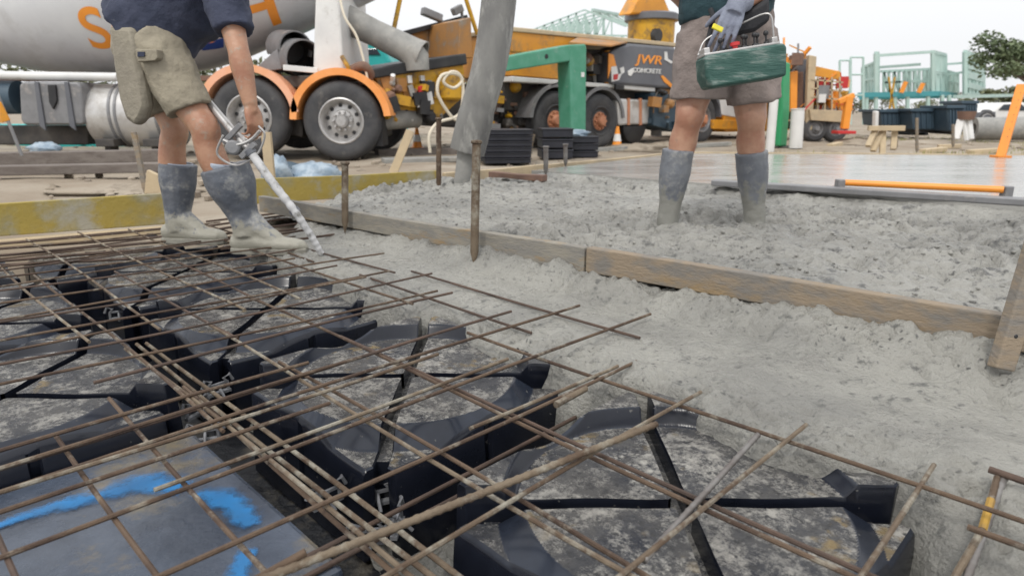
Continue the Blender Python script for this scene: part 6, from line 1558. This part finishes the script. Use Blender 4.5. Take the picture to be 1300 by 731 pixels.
# ------------------------------------------------ trees
def tree(px, py, Y, H, crown_r, lab, m='leaf', n=2600, seed=1, group=None, trunk=0.28, base_h=0.35, flat=0.7, leaf=0.16):
    rs = random.Random(seed)
    base = AY(px, py, Y); base.z = -0.1
    t_ = thing('tree', lab, 'tree', base, group)
    tb_ = MB(); clumps = []
    top = base + Vector((rs.uniform(-.3, .3), 0, H * base_h))
    tb_.tube(curve_pts([base, base.lerp(top, 0.5) + Vector((rs.uniform(-.15, .15), 0, 0)), top], 4), [trunk * (1 - 0.04 * i) for i in range(9)], 10)
    for k in range(9):
        a = rs.uniform(0, 6.28); r = crown_r * rs.uniform(0.35, 0.9); z = base.z + H * rs.uniform(base_h + 0.12, 0.95)
        e = Vector((base.x + math.cos(a) * r, base.y + math.sin(a) * r, z))
        mid = top.lerp(e, 0.5) + Vector((0, 0, 0.12 * H * rs.uniform(-.3, .8)))
        tb_.tube(curve_pts([top - Vector((0, 0, 0.05 * H)), mid, e], 3), [trunk * 0.5, trunk * 0.42, trunk * 0.36, trunk * 0.28, trunk * 0.2, trunk * 0.12, trunk * 0.05], 7)
        for q in range(3):
            clumps.append((e + Vector((rs.uniform(-1, 1), rs.uniform(-1, 1), rs.uniform(-.5, .6))) * crown_r * 0.28, crown_r * rs.uniform(0.18, 0.34)))
    tb_.build('trunk', M['bark'], t_, smooth=True)
    lb = MB(); vsn, fs = [], []
    for i in range(n):
        c, r = clumps[i % len(clumps)]
        while True:
            d = Vector((rs.uniform(-1, 1), rs.uniform(-1, 1), rs.uniform(-1, 1)))
            if d.length < 1: break
        p = c + Vector((d.x * r, d.y * r, d.z * r * flat))
        u_ = Vector((rs.uniform(-1, 1), rs.uniform(-1, 1), rs.uniform(-.6, .6))).normalized(); v_ = u_.cross(Vector((rs.uniform(-1, 1), rs.uniform(-1, 1), rs.uniform(-1, 1)))).normalized()
        s_ = leaf * rs.uniform(0.6, 1.4); b_ = len(vsn)
        vsn += [p - u_ * s_, p + v_ * s_ * 0.5, p + u_ * s_, p - v_ * s_ * 0.5]; fs.append((b_, b_ + 1, b_ + 2, b_ + 3))
    lb.add(vsn, fs); lb.build('crown', M[m], t_, recalc=False)
    return t_
tree(1312, 150, 46, 5.3, 3.6, 'grey green spreading tree at the right edge, rising above the utility', 'leaf', 3600, 3, None, 0.22, 0.45, 0.5, 0.15)
TG = 'low trees along the far boundary'
for k, (px, Y, H, r, lab) in enumerate(((1272, 72, 3.0, 2.4, 'low far tree left of the orange prop'), (1236, 95, 3.4, 3.0, 'low far tree behind the right end of the house frame'), (1150, 120, 3.2, 4.0, 'low far tree seen through the upper storey of the house frame'), (1080, 110, 3.0, 4.0, 'low far tree between the rack truck and the house frame'), (330, 24, 2.6, 1.6, 'olive bush between the mixer drum and its wheels'), (260, 26, 2.4, 1.8, 'olive bush behind the arm of the man in navy'), (60, 24, 2.6, 1.8, 'olive bush under the front of the mixer drum'), (610, 60, 3.5, 3.0, 'low far tree behind the hopper'))):
    tree(px, 150, Y, H, r, lab, 'leaf2', 1300, 20 + k, TG, 0.12, 0.2, 0.7, 0.12 if Y < 40 else 0.22)
# ------------------------------------------------ loose rubble and dry grass on the far ground
rs = random.Random(5); mb = MB()
for i in range(900):
    Y = 5.0 + 24 * rs.random() ** 1.6; X_ = rs.uniform(-0.95, 1.15) * Y * 0.85
    if X_ > -0.9 and Y < 7.9 and (X_ > (Y - 4.84) * 0.95 - 0.9): continue
    if Y < 6.2 and X_ < -1.2 and Y < 5.0: continue
    s_ = rs.uniform(0.012, 0.05) * (1 + Y * 0.03)
    mb.ball((X_, Y, -0.045), s_, (rs.uniform(.8, 1.6), rs.uniform(.7, 1.2), rs.uniform(.4, .8)), Matrix.Rotation(rs.uniform(0, 3), 3, 'Z'), 6)
rub = mb.build('rubble', mat('rubble_stone', (0.33, 0.28, 0.22), 0.95, col2=(0.20, 0.165, 0.13), nscale=0.8, nlow=0.45, nhigh=0.55), local=True); rub['kind'] = 'stuff'
mb = MB(); vsn, fs = [], []
for i in range(7000):
    Y = rs.uniform(9.5, 22); X_ = rs.uniform(0.33, 1.0) * Y + rs.uniform(0, 1.5)
    if fbm(np.array([X_]), np.array([Y]), 0.5, 2, 77)[0] < 0.0: continue
    h = rs.uniform(0.03, 0.09); w_ = 0.006; a = rs.uniform(0, 3.14); b_ = len(vsn); dx, dy = math.cos(a) * w_, math.sin(a) * w_
    vsn += [Vector((X_ - dx, Y - dy, -0.06)), Vector((X_ + dx, Y + dy, -0.06)), Vector((X_ + rs.uniform(-.03, .03), Y, -0.06 + h))]; fs.append((b_, b_ + 1, b_ + 2))
mb.add(vsn, fs); gr = mb.build('grass', M['grass'], local=True, recalc=False); gr['kind'] = 'stuff'
# offcuts and mounds beside the slab
for k, (px, py, L, a, m, lab) in enumerate(((1185, 191, 0.5, 0.4, 'pale_timber', 'pale timber offcut beyond the slab, right of the sawhorse'), (1205, 186, 0.35, -0.3, 'pale_timber', 'short pale offcut near the thin survey stake'), (1252, 192, 0.6, 0.1, 'pale_timber', 'pale offcut left of the foot of the orange prop'), (1060, 184, 0.5, 0.8, 'pale_timber', 'pale offcut in front of the rack truck'), (905, 184, 0.7, 0.2, 'chute', 'pale block on the ground seen between the knees of the gloved man'), (765, 190, 0.8, 0.05, 'chute', 'pale concrete block under the rear pump wheel'))):
    c = AZ(px, py, -0.02); d_ = Vector((math.cos(a), math.sin(a), 0.05)) * L / 2
    mb = MB(); mb.bar(c - d_, c + d_, 0.12, 0.07); tag(mb.build('offcut', M[m], bevel=0.006), lab, 'offcut')
for k, (px, py, r_, lab) in enumerate(((806, 192, 0.42, 'low dirt heap beside the small cone by the pump truck'), (850, 188, 0.35, 'dirt heap behind the left knee of the gloved man'), (1082, 184, 0.35, 'grey rubble heap in front of the orange jack'), (150, 242, 0.5, 'low heap of dirt and chips behind the left yellow board'))):
    tag(lumpy(AZ(px, py, -0.06), r_, (1.3, 0.8, 0.30 if k < 3 else 0.12), 41 + k).build('dirt_heap', M['ground'], smooth='all'), lab, 'dirt heap')
